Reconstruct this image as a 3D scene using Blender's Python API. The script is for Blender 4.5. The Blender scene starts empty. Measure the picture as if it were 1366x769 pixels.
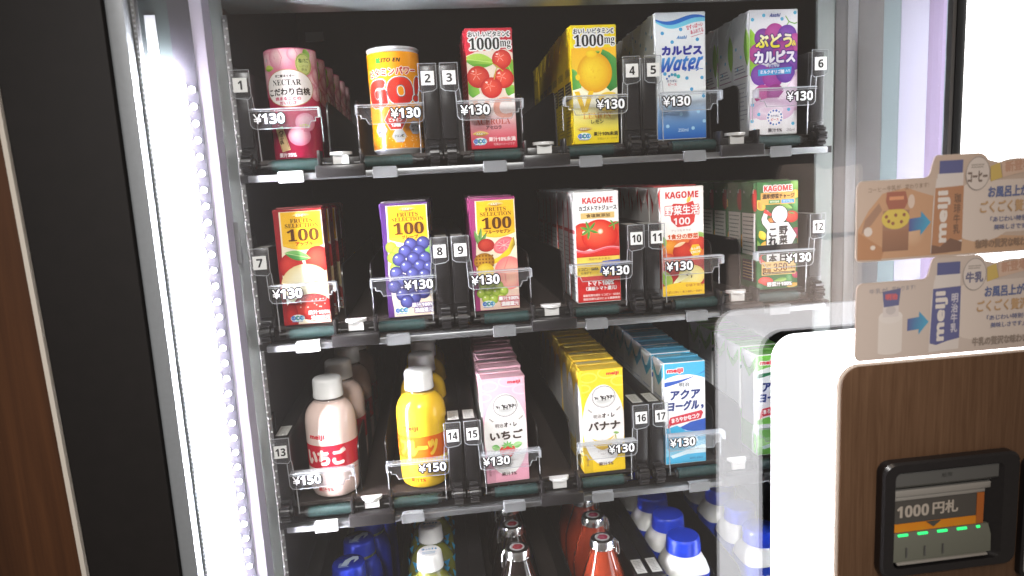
import bpy, bmesh, math, random
from math import sin, cos, pi, radians, asin
from mathutils import Vector, Matrix
from mathutils.geometry import tessellate_polygon

# ------------------------------------------------------------------ camera, world, exposure
sc = bpy.context.scene
COL = sc.collection
cam_data = bpy.data.cameras.new('camera')
cam = bpy.data.objects.new('camera', cam_data)
COL.objects.link(cam)
sc.camera = cam
cam.location = (0.00248, -0.71529, -0.0345)
cam.rotation_euler = (radians(81.2833), radians(3.1084), radians(-6.9849))
cam_data.sensor_fit = 'HORIZONTAL'
cam_data.sensor_width = 36.0
cam_data.lens = 920.21 / 1366 * 36.0
cam_data.clip_start = 0.01
cam_data.clip_end = 50
cam_data.dof.use_dof = True
cam_data.dof.focus_distance = 0.735
cam_data.dof.aperture_fstop = 4.3

world = bpy.data.worlds.new('World')
sc.world = world
world.use_nodes = True
bg = world.node_tree.nodes['Background']
bg.inputs[0].default_value = (1.0, 0.86, 0.76, 1)
bg.inputs[1].default_value = 0.17

sc.view_settings.view_transform = 'Standard'
sc.view_settings.look = 'None'
sc.view_settings.gamma = 1
sc.view_settings.exposure = 0.0
sc.view_settings.use_curve_mapping = False
sc.render.engine = 'CYCLES'
sc.cycles.use_denoising = True
sc.cycles.max_bounces = 10
sc.cycles.transparent_max_bounces = 40
sc.cycles.diffuse_bounces = 4
sc.cycles.glossy_bounces = 4
sc.cycles.sample_clamp_indirect = 6
sc.cycles.caustics_reflective = False
sc.cycles.caustics_refractive = False
sc.cycles.blur_glossy = 0.5

# room light: a ceiling fitting above and behind the viewer
la = bpy.data.lights.new('ceiling_lamp', 'AREA')
la.shape = 'RECTANGLE'; la.size = 1.2; la.size_y = 0.6; la.energy = 10; la.color = (1, .82, .66)
lo = bpy.data.objects.new('ceiling_lamp', la)
lo.location = (0.5, -1.5, 1.5); lo.rotation_euler = (radians(38), 0, radians(5))
COL.objects.link(lo)

# added fill spot aimed down at the shelves to brighten the product fronts
ls = bpy.data.lights.new('shelf_fill_spot', 'SPOT')
ls.energy = 265; ls.color = (1, .97, .95); ls.spot_size = radians(31); ls.spot_blend = 1.0; ls.shadow_soft_size = .22
lso = bpy.data.objects.new('shelf_fill_spot', ls); lso.location = (-.25, -1.95, .98)
lso.rotation_euler = (Vector((.0, 0, -.22))-lso.location).to_track_quat('-Z', 'Y').to_euler()
COL.objects.link(lso)

TUBE_STRENGTH = 480
SIDE_TUBE_STRENGTH = 125
random.seed(7)
MM = 0.001

# ------------------------------------------------------------------ materials
def lin(c):
    return tuple(((x/255)/12.92 if x/255 <= .04045 else ((x/255+.055)/1.055)**2.4) for x in c)

def mat(name, col=(.5, .5, .5), rough=.5, metal=0, spec=.5, emit=None, es=0, coat=0, trans=0, noise=None, bump=0, bscale=400, ior=1.45):
    m = bpy.data.materials.new(name); m.use_nodes = True
    nt = m.node_tree; b = nt.nodes['Principled BSDF']
    b.inputs['Base Color'].default_value = (*col, 1)
    b.inputs['Roughness'].default_value = rough
    b.inputs['Metallic'].default_value = metal
    b.inputs['Specular IOR Level'].default_value = spec
    b.inputs['Coat Weight'].default_value = coat
    b.inputs['Transmission Weight'].default_value = trans
    b.inputs['IOR'].default_value = ior
    if emit:
        b.inputs['Emission Color'].default_value = (*emit, 1); b.inputs['Emission Strength'].default_value = es
    if noise or bump:
        tc = nt.nodes.new('ShaderNodeTexCoord')
        n = nt.nodes.new('ShaderNodeTexNoise'); n.inputs['Scale'].default_value = bscale; n.inputs['Detail'].default_value = 5
        nt.links.new(tc.outputs['Object'], n.inputs['Vector'])
        if noise:
            mx = nt.nodes.new('ShaderNodeMix'); mx.data_type = 'RGBA'
            mx.inputs[6].default_value = (*col, 1); mx.inputs[7].default_value = (*noise, 1)
            nt.links.new(n.outputs['Fac'], mx.inputs[0]); nt.links.new(mx.outputs[2], b.inputs['Base Color'])
        if bump:
            bp = nt.nodes.new('ShaderNodeBump'); bp.inputs['Strength'].default_value = bump; bp.inputs['Distance'].default_value = .0005
            nt.links.new(n.outputs['Fac'], bp.inputs['Height']); nt.links.new(bp.outputs[0], b.inputs['Normal'])
    return m

def print_mat(name, rough, spec=.5, coat=0, metal=0):
    m = mat(name, rough=rough, spec=spec, coat=coat, metal=metal); nt = m.node_tree
    a = nt.nodes.new('ShaderNodeVertexColor'); a.layer_name = 'Col'
    n = nt.nodes.new('ShaderNodeTexNoise'); n.inputs['Scale'].default_value = 90; n.inputs['Detail'].default_value = 3
    tc = nt.nodes.new('ShaderNodeTexCoord'); nt.links.new(tc.outputs['Object'], n.inputs['Vector'])
    bp = nt.nodes.new('ShaderNodeBump'); bp.inputs['Strength'].default_value = .12; bp.inputs['Distance'].default_value = .0006
    nt.links.new(n.outputs['Fac'], bp.inputs['Height'])
    b = nt.nodes['Principled BSDF']
    nt.links.new(bp.outputs[0], b.inputs['Normal'])
    nt.links.new(a.outputs['Color'], b.inputs['Base Color'])
    return m

def clear_mat(name, tint, ior, rough, haze, hazecol=(.9, .92, .95)):
    """thin clear sheet: straight-through light, Fresnel reflection, a little scattering"""
    m = bpy.data.materials.new(name); m.use_nodes = True
    nt = m.node_tree; nt.nodes.clear()
    out = nt.nodes.new('ShaderNodeOutputMaterial')
    tr = nt.nodes.new('ShaderNodeBsdfTransparent'); tr.inputs[0].default_value = (*tint, 1)
    gl = nt.nodes.new('ShaderNodeBsdfGlossy'); gl.inputs['Roughness'].default_value = rough
    df = nt.nodes.new('ShaderNodeBsdfTranslucent'); df.inputs[0].default_value = (*hazecol, 1)
    d2 = nt.nodes.new('ShaderNodeBsdfDiffuse'); d2.inputs[0].default_value = (*hazecol, 1)
    ad = nt.nodes.new('ShaderNodeMixShader'); ad.inputs[0].default_value = .5
    nt.links.new(df.outputs[0], ad.inputs[1]); nt.links.new(d2.outputs[0], ad.inputs[2])
    m1 = nt.nodes.new('ShaderNodeMixShader'); m1.inputs[0].default_value = haze
    nt.links.new(tr.outputs[0], m1.inputs[1]); nt.links.new(ad.outputs[0], m1.inputs[2])
    lw = nt.nodes.new('ShaderNodeLayerWeight'); lw.inputs[0].default_value = .5      # Schlick reflectance, the same from both sides of the sheet
    pw = nt.nodes.new('ShaderNodeMath'); pw.operation = 'POWER'; pw.inputs[1].default_value = 5; nt.links.new(lw.outputs['Facing'], pw.inputs[0])
    f0 = ((ior-1)/(ior+1))**2
    fr = nt.nodes.new('ShaderNodeMath'); fr.operation = 'MULTIPLY_ADD'; fr.inputs[1].default_value = 1-f0; fr.inputs[2].default_value = f0; nt.links.new(pw.outputs[0], fr.inputs[0])
    m2 = nt.nodes.new('ShaderNodeMixShader')
    nt.links.new(fr.outputs[0], m2.inputs[0]); nt.links.new(m1.outputs[0], m2.inputs[1]); nt.links.new(gl.outputs[0], m2.inputs[2])
    nt.links.new(m2.outputs[0], out.inputs[0])
    return m

def wood_mat(name, c1, c2, scale, rough, axis='Z'):
    m = mat(name, rough=rough, spec=.4); nt = m.node_tree; b = nt.nodes['Principled BSDF']
    tc = nt.nodes.new('ShaderNodeTexCoord'); mp = nt.nodes.new('ShaderNodeMapping')
    s = {'Z': (1, 1, .04), 'X': (.05, 1, 1)}[axis]
    mp.inputs['Scale'].default_value = tuple(v*scale for v in s)
    n = nt.nodes.new('ShaderNodeTexNoise'); n.inputs['Scale'].default_value = 1; n.inputs['Detail'].default_value = 8; n.inputs['Roughness'].default_value = .65
    n.inputs['Distortion'].default_value = .6
    cr = nt.nodes.new('ShaderNodeValToRGB')
    cr.color_ramp.elements[0].position = .3; cr.color_ramp.elements[0].color = (*c1, 1)
    cr.color_ramp.elements[1].position = .72; cr.color_ramp.elements[1].color = (*c2, 1)
    nt.links.new(tc.outputs['Object'], mp.inputs[0]); nt.links.new(mp.outputs[0], n.inputs['Vector'])
    nt.links.new(n.outputs['Fac'], cr.inputs[0]); nt.links.new(cr.outputs[0], b.inputs['Base Color'])
    bp = nt.nodes.new('ShaderNodeBump'); bp.inputs['Strength'].default_value = .25; bp.inputs['Distance'].default_value = .0004
    nt.links.new(n.outputs['Fac'], bp.inputs['Height']); nt.links.new(bp.outputs[0], b.inputs['Normal'])
    return m

M = {}
M['print'] = print_mat('coated_board_print', .33, .45)
M['canprint'] = print_mat('lacquered_print', .22, .5, coat=.3)
M['filmprint'] = print_mat('shrink_film_print', .16, .5)
M['black'] = mat('black_plastic', (.012, .011, .012), .28, noise=(.02, .018, .018), bump=.1, bscale=300)
M['blackmatt'] = mat('dark_lacquer', (.006, .005, .0045), .6, spec=.3, noise=(.01, .008, .0075), bscale=60)
M['inner'] = mat('dark_interior_paint', (.04, .031, .028), .5, noise=(.05, .039, .035), bscale=30)
M['smoke'] = mat('glossy_smoked_plastic', (.018, .016, .022), .05, bump=.03, bscale=120)
M['steel'] = mat('brushed_steel_rail', (.26, .265, .27), .36, .85, noise=(.19, .195, .2), bscale=120)
M['galv'] = mat('grey_painted_steel', (.2, .22, .215), .35, .1, noise=(.24, .26, .255), bscale=50, bump=.08)
M['mirror'] = mat('bright_sheet_metal', (.6, .67, .68), .16, .45, noise=(.5, .56, .57), bscale=25, bump=.05)
M['dull'] = mat('dull_grey_profile', (.12, .115, .115), .4, .1, noise=(.15, .145, .145), bscale=80)
M['bluegrey'] = mat('blue_grey_profile', (.2, .245, .26), .35, .1)
M['lav'] = mat('lavender_white_reflector', (.8, .76, .86), .35)
M['lavdark'] = mat('grey_lavender_reflector', (.02, .018, .025), .45)
M['liner'] = mat('pale_lavender_liner', (.42, .39, .48), .4)
M['lampback'] = mat('white_lamp_backing', (.3, .28, .36), .4)
M['unlitback'] = mat('dark_unlit_backing', (.008, .011, .011), .3)
M['purple'] = mat('pale_purple_profile', (.26, .21, .31), .35)
M['pale'] = mat('pale_lavender_profile', (.34, .33, .41), .35)
M['silver'] = mat('satin_aluminium', (.2, .215, .225), .42, .15, noise=(.17, .18, .19), bscale=200)
M['rubber'] = mat('grey_rubber_seal', (.1, .1, .1), .6)
M['gasket'] = mat('black_gasket', (.01, .011, .012), .45)
M['clear'] = clear_mat('clear_polycarbonate', (.97, .975, .98), 1.5, .06, .035)
M['edge'] = clear_mat('clear_polycarbonate_edge', (.9, .92, .93), 1.5, .15, .42)
M['glass'] = clear_mat('coated_window_glass', (.985, .99, .988), 1.82, .0, .004)
M['white'] = mat('white_plastic', (.78, .78, .77), .4)
M['shell'] = mat('white_housing_added_glow', (.82, .82, .83), .25, coat=.2, emit=(.98, .97, 1), es=4.5)  # emission added to whiten the housing and its reflection in the glass
M['paper'] = mat('white_sticker_paper', (.76, .76, .74), .6)
M['greylabel'] = mat('translucent_grey_label_holder', (.17, .175, .18), .35)
M['ink'] = mat('black_ink', (.012, .012, .014), .6)
M['priceink'] = mat('white_price_film', (.8, .81, .82), .45)
M['tube'] = mat('lit_tube', (.9, .9, .9), .4, emit=(.93, .92, 1.0), es=TUBE_STRENGTH)
M['tube2'] = mat('lit_side_tube', (.9, .9, .9), .4, emit=(.93, .95, 1.0), es=SIDE_TUBE_STRENGTH)
M['led'] = mat('lit_led', (.9, .9, .9), .4, emit=(.92, .9, 1.0), es=9)
M['ledr'] = mat('lit_led_small', (.9, .9, .9), .4, emit=(.86, .98, .97), es=1.6)
M['lit'] = mat('lit_display_panel', (.9, .9, .9), .4, emit=(1, .99, .98), es=3.2)
M['wood'] = wood_mat('brown_wood_laminate', (.088, .044, .022), (.15, .083, .045), 260, .42)
M['timber'] = wood_mat('orange_brown_timber', (.032, .011, .0035), (.08, .03, .01), 60, .5)
M['cream'] = mat('pale_edge_banding', (.5, .46, .4), .4)
M['beige'] = mat('beige_trim', (.62, .52, .44), .4)
M['tealm'] = None
M['pet'] = clear_mat('clear_bottle_neck', (.9, .92, .93), 1.5, .05, .06)
M['alum'] = mat('aluminium_can_end', (.72, .72, .72), .3, .45)
M['strawmilk'] = mat('pink_milk_bottle', lin((236, 210, 200)), .15, coat=.4)
M['fruitmilk'] = mat('yellow_milk_bottle', lin((250, 203, 50)), .15, coat=.4)
M['bluecap'] = mat('blue_cap_plastic', lin((26, 62, 200)), .3)
M['bluemetal'] = mat('blue_lacquered_metal', lin((28, 52, 175)), .25, .35)
M['milkwhite'] = mat('white_bottle_plastic', (.78, .78, .76), .3)
M['olive'] = mat('olive_drink_bottle', lin((120, 122, 48)), .12, coat=.5)
M['cola'] = mat('dark_drink_glass_bottle', (.012, .008, .007), .05, coat=.8)
M['orange'] = mat('orange_drink_glass_bottle', lin((146, 54, 30)), .06, coat=.8)
M['crown'] = mat('silver_crown_cap', (.72, .72, .71), .25, 1)
M['redink'] = mat('red_ink', lin((170, 40, 50)), .4)
M['greenled'] = mat('lit_green_led', (.1, .8, .3), .4, emit=(.0, .9, .16), es=1.15)
M['billgrey'] = mat('bill_slot_dark_grey', (.1, .1, .095), .4)
M['billolive'] = mat('bill_slot_olive_grey', (.14, .145, .115), .35)
M['billscreen'] = mat('bill_slot_label_grey', (.075, .068, .06), .5)
M['billorange'] = mat('bill_slot_orange', lin((214, 132, 30)), .5)
M['billbrown'] = mat('bill_slot_brown', lin((170, 95, 40)), .5)
M['billtext'] = mat('bill_slot_lettering', (.45, .42, .38), .5)
M['billsilver'] = mat('bill_slot_silver', (.5, .48, .44), .3, .6)

def teal():
    m = mat('knurled_teal_roller', (.02, .075, .07), .5); nt = m.node_tree; b = nt.nodes['Principled BSDF']
    tc = nt.nodes.new('ShaderNodeTexCoord'); v = nt.nodes.new('ShaderNodeTexVoronoi'); v.inputs['Scale'].default_value = 900
    cr = nt.nodes.new('ShaderNodeValToRGB'); cr.color_ramp.elements[0].color = (.022, .075, .07, 1); cr.color_ramp.elements[1].color = (.004, .02, .019, 1)
    cr.color_ramp.elements[1].position = .6
    nt.links.new(tc.outputs['Object'], v.inputs['Vector']); nt.links.new(v.outputs['Distance'], cr.inputs[0]); nt.links.new(cr.outputs[0], b.inputs['Base Color'])
    bp = nt.nodes.new('ShaderNodeBump'); bp.inputs['Strength'].default_value = .5; bp.inputs['Distance'].default_value = .0006
    nt.links.new(v.outputs['Distance'], bp.inputs['Height']); nt.links.new(bp.outputs[0], b.inputs['Normal'])
    return m
M['teal'] = teal()

# ------------------------------------------------------------------ object helpers
def new_obj(name, me, parent=None, loc=(0, 0, 0)):
    o = bpy.data.objects.new(name, me); COL.objects.link(o)
    if parent: o.parent = parent
    o.location = loc
    return o

def empty(name, loc, label=None, cat=None, group=None):
    o = bpy.data.objects.new(name, None); COL.objects.link(o); o.location = loc
    o.empty_display_size = .02
    tag(o, label, cat, group); return o

def tag(o, label=None, cat=None, group=None, kind=None):
    for k, v in (('label', label), ('category', cat), ('group', group), ('kind', kind)):
        if v: o[k] = v
    return o

def copy_tree(o, parent=None):
    c = o.copy(); COL.objects.link(c); c.parent = parent
    for ch in list(o.children): copy_tree(ch, c)
    return c

class MB:
    def __init__(s): s.bm = bmesh.new()
    def box(s, x0, x1, y0, y1, z0, z1, bev=0, seg=2):
        r = bmesh.ops.create_cube(s.bm, size=1)
        vs = r['verts']
        for v in vs:
            v.co = Vector(((x0+x1)/2 + v.co.x*(x1-x0), (y0+y1)/2 + v.co.y*(y1-y0), (z0+z1)/2 + v.co.z*(z1-z0)))
        if bev:
            es = {e for v in vs for e in v.link_edges}
            bmesh.ops.bevel(s.bm, geom=list(es), offset=bev, segments=seg, profile=.5, affect='EDGES', clamp_overlap=True)
        return s
    def cyl(s, p, q, r, n=16, r2=None):
        p, q = Vector(p), Vector(q); d = q-p
        mt = Matrix.Translation((p+q)/2) @ d.to_track_quat('Z', 'Y').to_matrix().to_4x4()
        bmesh.ops.create_cone(s.bm, cap_ends=True, segments=n, radius1=r, radius2=r if r2 is None else r2, depth=d.length, matrix=mt)
        return s
    def prism(s, pts, y0, y1, bev=0):
        """polygon in (x,z), extruded along y"""
        a = [s.bm.verts.new((x, y0, z)) for x, z in pts]; b = [s.bm.verts.new((x, y1, z)) for x, z in pts]
        n = len(pts); fs = [s.bm.faces.new(a), s.bm.faces.new(b[::-1])]
        for i in range(n): fs.append(s.bm.faces.new((a[i], b[i], b[(i+1) % n], a[(i+1) % n])))
        bmesh.ops.recalc_face_normals(s.bm, faces=fs)
        if bev:
            es = list(fs[0].edges)
            bmesh.ops.bevel(s.bm, geom=es, offset=bev, segments=2, profile=.5, affect='EDGES')
        return s
    def prismx(s, pts, x0, x1):
        """polygon in (y,z), extruded along x"""
        a = [s.bm.verts.new((x0, y, z)) for y, z in pts]; b = [s.bm.verts.new((x1, y, z)) for y, z in pts]
        n = len(pts); fs = [s.bm.faces.new(a), s.bm.faces.new(b[::-1])]
        for i in range(n): fs.append(s.bm.faces.new((a[i], b[i], b[(i+1) % n], a[(i+1) % n])))
        bmesh.ops.recalc_face_normals(s.bm, faces=fs); return s
    def prismz(s, pts, z0, z1):
        a = [s.bm.verts.new((x, y, z0)) for x, y in pts]; b = [s.bm.verts.new((x, y, z1)) for x, y in pts]
        n = len(pts); fs = [s.bm.faces.new(a), s.bm.faces.new(b[::-1])]
        for i in range(n): fs.append(s.bm.faces.new((a[i], b[i], b[(i+1) % n], a[(i+1) % n])))
        bmesh.ops.recalc_face_normals(s.bm, faces=fs); return s
    def lathe(s, prof, n=40, cx=0, cy=0, cap=True):
        rings = []
        for r, z in prof:
            rings.append([s.bm.verts.new((cx+r*cos(2*pi*i/n), cy+r*sin(2*pi*i/n), z)) for i in range(n)])
        fs = []
        for a, b in zip(rings, rings[1:]):
            for i in range(n): fs.append(s.bm.faces.new((a[i], a[(i+1) % n], b[(i+1) % n], b[i])))
        if cap: fs.append(s.bm.faces.new(rings[0][::-1])); fs.append(s.bm.faces.new(rings[-1]))
        bmesh.ops.recalc_face_normals(s.bm, faces=fs); return s
    def tube(s, pts, r, n=6, closed=False):
        """round bar along a polyline"""
        k = len(pts)
        for i in range(k if closed else k-1):
            a, b = Vector(pts[i]), Vector(pts[(i+1) % k])
            if (b-a).length > 1e-6: s.cyl(a, b, r, n)
        return s
    def mesh(s, name, m, smooth=None):
        me = bpy.data.meshes.new(name); s.bm.to_mesh(me); s.bm.free()
        if m: me.materials.append(M[m] if isinstance(m, str) else m)
        if smooth is not None:
            me.polygons.foreach_set('use_smooth', [True]*len(me.polygons)); me.set_sharp_from_angle(angle=radians(smooth))
        return me
    def build(s, name, m, parent=None, loc=(0, 0, 0), smooth=35):
        return new_obj(name, s.mesh(name, m, smooth), parent, loc)

def rrect(x0, x1, z0, z1, r, n=6, corners=(1, 1, 1, 1)):
    """corners: bottom-left, bottom-right, top-right, top-left"""
    pts = []
    for k, (cx, cz, a0) in enumerate(((x0+r, z0+r, pi), (x1-r, z0+r, 1.5*pi), (x1-r, z1-r, 0), (x0+r, z1-r, .5*pi))):
        if corners[k]:
            for i in range(n+1):
                a = a0 + i/n*pi/2; pts.append((cx+r*cos(a), cz+r*sin(a)))
        else:
            pts.append(((x0, z0), (x1, z0), (x1, z1), (x0, z1))[k])
    return pts

# ------------------------------------------------------------------ lettering and printed artwork
_map = {'sans': (0x1D5D4, 0x1D5EE, 0x1D7EC), 'serif': (0x1D400, 0x1D41A, 0x1D7CE), 'script': (0x1D4D0, 0x1D4EA, None),
        'light': (0x1D5A0, 0x1D5BA, 0x1D7E2), 'ital': (0x1D63C, 0x1D656, None)}
def conv(s, font):
    A, a, d = _map[font]; r = ''
    for c in s:
        if 'A' <= c <= 'Z': r += chr(A+ord(c)-65)
        elif 'a' <= c <= 'z': r += chr(a+ord(c)-97)
        elif '0' <= c <= '9' and d: r += chr(d+ord(c)-48)
        else: r += c
    return r
_tc = {}
def glyphs(s, font='sans', res=3):
    key = (s, font, res)
    if key not in _tc:
        cu = bpy.data.curves.new('lettering', 'FONT'); cu.body = conv(s, font); cu.size = 1; cu.resolution_u = res
        ob = bpy.data.objects.new('lettering', cu)
        me = ob.to_mesh()
        vs = [(v.co.x, v.co.y) for v in me.vertices]; me.calc_loop_triangles()
        ts = [tuple(t.vertices) for t in me.loop_triangles]
        ob.to_mesh_clear(); bpy.data.objects.remove(ob); bpy.data.curves.remove(cu)
        xs = [v[0] for v in vs] or [0, 1]; ys = [v[1] for v in vs] or [0, 1]
        _tc[key] = (vs, ts, min(xs), max(xs), min(ys), max(ys))
    return _tc[key]

WHITE = (236, 236, 234)
def mixc(a, b, t): return tuple(x+(y-x)*t for x, y in zip(a, b))

class Art:
    """flat print on a rectangle W x H mm, u to the right, v down; every add lies a few microns above the last"""
    def __init__(s, W, H): s.W, s.H = W, H; s.tris = []; s.d = 0
    def up(s, k=1.0): s.d += .008*k
    def tri(s, p, c):
        s.tris.append(([(q[0], q[1], s.d, *k) for q, k in zip(p, c)]))
    def poly(s, pts, c):
        s.up(); cs = c if isinstance(c, list) else [c]*len(pts)
        for t in tessellate_polygon([[Vector((x, y, 0)) for x, y in pts]]):
            s.tri([pts[i] for i in t], [cs[i] for i in t])
    def rect(s, x0, y0, x1, y1, c, c2=None, n=6):
        s.up(); c2 = c2 or c
        if c2 == c: n = 1
        for i in range(n):
            a, b = i/n, (i+1)/n; ya, yb = y0+(y1-y0)*a, y0+(y1-y0)*b; ca, cb = mixc(c, c2, a), mixc(c, c2, b)
            s.tri([(x0, ya), (x1, ya), (x1, yb)], [ca, ca, cb]); s.tri([(x0, ya), (x1, yb), (x0, yb)], [ca, cb, cb])
    def ell(s, cx, cy, rx, ry, c, c2=None, n=28, rot=0, off=(-.3, -.3)):
        s.up(); c2 = c2 or c; cr, sr = cos(radians(rot)), sin(radians(rot))
        P = lambda x, y: (cx+x*cr-y*sr, cy+x*sr+y*cr)
        rings = [(0, c), (.55, mixc(c, c2, .35)), (1, c2)] if c2 != c else [(0, c), (1, c)]
        def pt(f, i):
            a = 2*pi*i/n; o = (1-f)
            return P(rx*(f*cos(a)+off[0]*o), ry*(f*sin(a)+off[1]*o))
        for (f0, k0), (f1, k1) in zip(rings, rings[1:]):
            for i in range(n):
                a, b, e, g = pt(f0, i), pt(f1, i), pt(f1, i+1), pt(f0, i+1)
                if f0 > 0: s.tri([a, b, e], [k0, k1, k1]); s.tri([a, e, g], [k0, k1, k0])
                else: s.tri([a, b, e], [k0, k1, k1])
    def ring(s, cx, cy, rx, ry, w, c, n=32):
        s.up()
        for i in range(n):
            a, b = 2*pi*i/n, 2*pi*(i+1)/n
            p = [(cx+(rx+k)*cos(t), cy+(ry+k)*sin(t)) for k, t in ((0, a), (w, a), (w, b), (0, b))]
            s.tri(p[:3], [c]*3); s.tri([p[0], p[2], p[3]], [c]*3)
    def leaf(s, cx, cy, L, w, rot, c, c2=None, vein=None):
        c2 = c2 or mixc(c, (255, 255, 200), .35); cr, sr = cos(radians(rot)), sin(radians(rot))
        top = []; bot = []
        for i in range(11):
            t = i/10; x = (t-.5)*L; y = w/2*sin(pi*t)**.8
            top.append((cx+x*cr+y*sr, cy+x*sr-y*cr)); bot.append((cx+x*cr-y*sr, cy+x*sr+y*cr))
        s.poly(top+bot[::-1][1:-1], [c2]*11+[c]*9)
        if vein: s.line([top[0], (cx, cy), top[-1]], L*.02+.1, vein)
    def line(s, pts, w, c):
        s.up()
        for (x0, y0), (x1, y1) in zip(pts, pts[1:]):
            dx, dy = x1-x0, y1-y0; l = math.hypot(dx, dy) or 1; nx, ny = -dy/l*w/2, dx/l*w/2
            p = [(x0+nx, y0+ny), (x1+nx, y1+ny), (x1-nx, y1-ny), (x0-nx, y0-ny)]
            s.tri(p[:3], [c]*3); s.tri([p[0], p[2], p[3]], [c]*3)
    def text(s, t, cx, cy, w=None, h=None, c=(20, 20, 20), bold=0, out=None, font='sans', rot=0, shear=0, c2=None, res=3):
        """centred on (cx,cy); fits width w and/or height h; bold = stroke growth in mm; out = [(colour, mm), ...] outermost first"""
        vs, ts, x0, x1, y0, y1 = glyphs(t, font, res)
        if w and h: sx, sy = w/(x1-x0), h/(y1-y0)
        elif w: sx = sy = w/(x1-x0)
        else: sx = sy = h/(y1-y0)
        mx, my = (x0+x1)/2, (y0+y1)/2; cr, sr = cos(radians(rot)), sin(radians(rot))
        base = []; cols = []
        for x, y in vs:
            X, Y = (x-mx)*sx, -(y-my)*sy; X -= shear*Y
            base.append((cx+X*cr-Y*sr, cy+X*sr+Y*cr)); cols.append(mixc(c, c2, (y1-y)/(y1-y0)) if c2 else c)
        for oc, r, k in [(o[0], o[1]+bold, 10) for o in (out or [])] + ([(None, bold, 6)] if bold else [(None, 0, 1)]):
            s.up()
            offs = [(r*cos(2*pi*i/k), r*sin(2*pi*i/k)) for i in range(k)] if r else [(0, 0)]
            if r and oc is not None and r > .7: offs += [(r*.5*cos(2*pi*i/6), r*.5*sin(2*pi*i/6)) for i in range(6)]
            for ox, oy in offs:
                s.up(.35)
                for t3 in ts:
                    s.tri([(base[i][0]+ox, base[i][1]+oy) for i in t3], [oc]*3 if oc is not None else [cols[i] for i in t3])
    def vtext(s, t, cx, cy, h, c, **k):
        n = len(t)
        for i, ch in enumerate(t): s.text(ch, cx, cy+(i-(n-1)/2)*h*1.12, h=h, c=c, **k)
    def scribble(s, x0, y0, x1, y1, n, c, seed=0, h=.45):
        """rows of print too small to read"""
        rg = random.Random(seed); s.up()
        for i in range(n):
            y = y0+(y1-y0)*(i+.5)/n; x = x0
            e = x1-rg.random()*(x1-x0)*.25
            while x < e:
                l = min(.5+rg.random()*1.6, e-x)
                p = [(x, y-h), (x+l, y-h), (x+l, y+h), (x, y+h)]; s.tri(p[:3], [c]*3); s.tri([p[0], p[2], p[3]], [c]*3)
                x += l+.35
    # -- output
    @staticmethod
    def _clip(poly, ax, lim, sign):
        out = []
        for i in range(len(poly)):
            a, b = poly[i], poly[(i+1) % len(poly)]
            da, db = sign*(lim-a[ax]), sign*(lim-b[ax])
            if da >= 0: out.append(a)
            if (da >= 0) != (db >= 0):
                t = da/(da-db); out.append(tuple(p+(q-p)*t for p, q in zip(a, b)))
        return out
    def build(s, name, m, mapf, step=None, clip=True):
        V = []; F = []; C = []
        lim = ((0, 0., -1), (0, s.W, 1), (1, 0., -1), (1, s.H, 1))
        for t in s.tris:
            P = [t]
            if clip:
                q = t
                for ax, l, sg in lim:
                    if any(sg*(p[ax]-l) > 1e-7 for p in q):
                        q = s._clip(q, ax, l, sg)
                        if len(q) < 3: break
                if len(q) < 3: continue
                P = [q]
            if step:
                u0 = min(p[0] for p in P[0]); u1 = max(p[0] for p in P[0])
                k0, k1 = int(u0//step), int(u1//step)
                if k1 > k0:
                    R = []
                    for k in range(k0, k1+1):
                        q = s._clip(P[0], 0, k*step, -1)
                        if len(q) >= 3: q = s._clip(q, 0, (k+1)*step, 1)
                        if len(q) >= 3: R.append(q)
                    P = R
            for q in P:
                i0 = len(V); V += [mapf(p[0], p[1], p[2]) for p in q]; C += [(*lin(p[3:6]), 1) for p in q]
                F.append(tuple(range(i0+len(q)-1, i0-1, -1)))
        me = bpy.data.meshes.new(name); me.from_pydata(V, [], F)
        ca = me.color_attributes.new('Col', 'FLOAT_COLOR', 'POINT')
        ca.data.foreach_set('color', [x for c in C for x in c])
        me.materials.append(M[m] if isinstance(m, str) else m)
        me.update()
        return me

def solid_col(me, c):
    ca = me.color_attributes.new('Col', 'FLOAT_COLOR', 'POINT')
    ca.data.foreach_set('color', [x for _ in me.vertices for x in (*lin(c), 1)])
    return me

def eco(a, x, y, s=1.0):
    a.ell(x, y, 7.5*s, 4*s, (235, 240, 240))
    for i, c in enumerate(((60, 110, 190), (90, 180, 90), (70, 180, 210))):
        a.ell(x+(i-1)*4.4*s, y-.3*s, 2.5*s, 2.6*s, c); a.ell(x+(i-1)*4.4*s+.3, y-.3*s, 1.3*s, 1.3*s, (235, 240, 240))
    a.text('eco', x, y-.3*s, w=10*s, c=(60, 110, 180), bold=.1)
    a.scribble(x-6*s, y+2.8*s, x+6*s, y+4*s, 1, (90, 140, 200), 3, .4)

def lb_logo(a, x, y, s=1.0):
    a.leaf(x, y, 17*s, 5*s, 0, (190, 140, 40), (235, 205, 110))
    a.text('エルビー', x, y, w=9.5*s, c=(250, 240, 215), bold=.18, out=[((120, 70, 20), .25)])

# ------------------------------------------------------------------ carton fronts (W 47.5 x H 118.3 mm, 250 ml ones 53.5 x 128.4)
SW, SH = 47.5, 118.3
BW, BH = 53.5, 128.4

def star(a, x, y, r, c, rot=0):
    for k in range(5):
        t = rot+k*pi*2/5
        a.line([(x+r*.15*cos(t), y+r*.15*sin(t)), (x+r*cos(t), y+r*sin(t))], .35, c)

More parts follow.
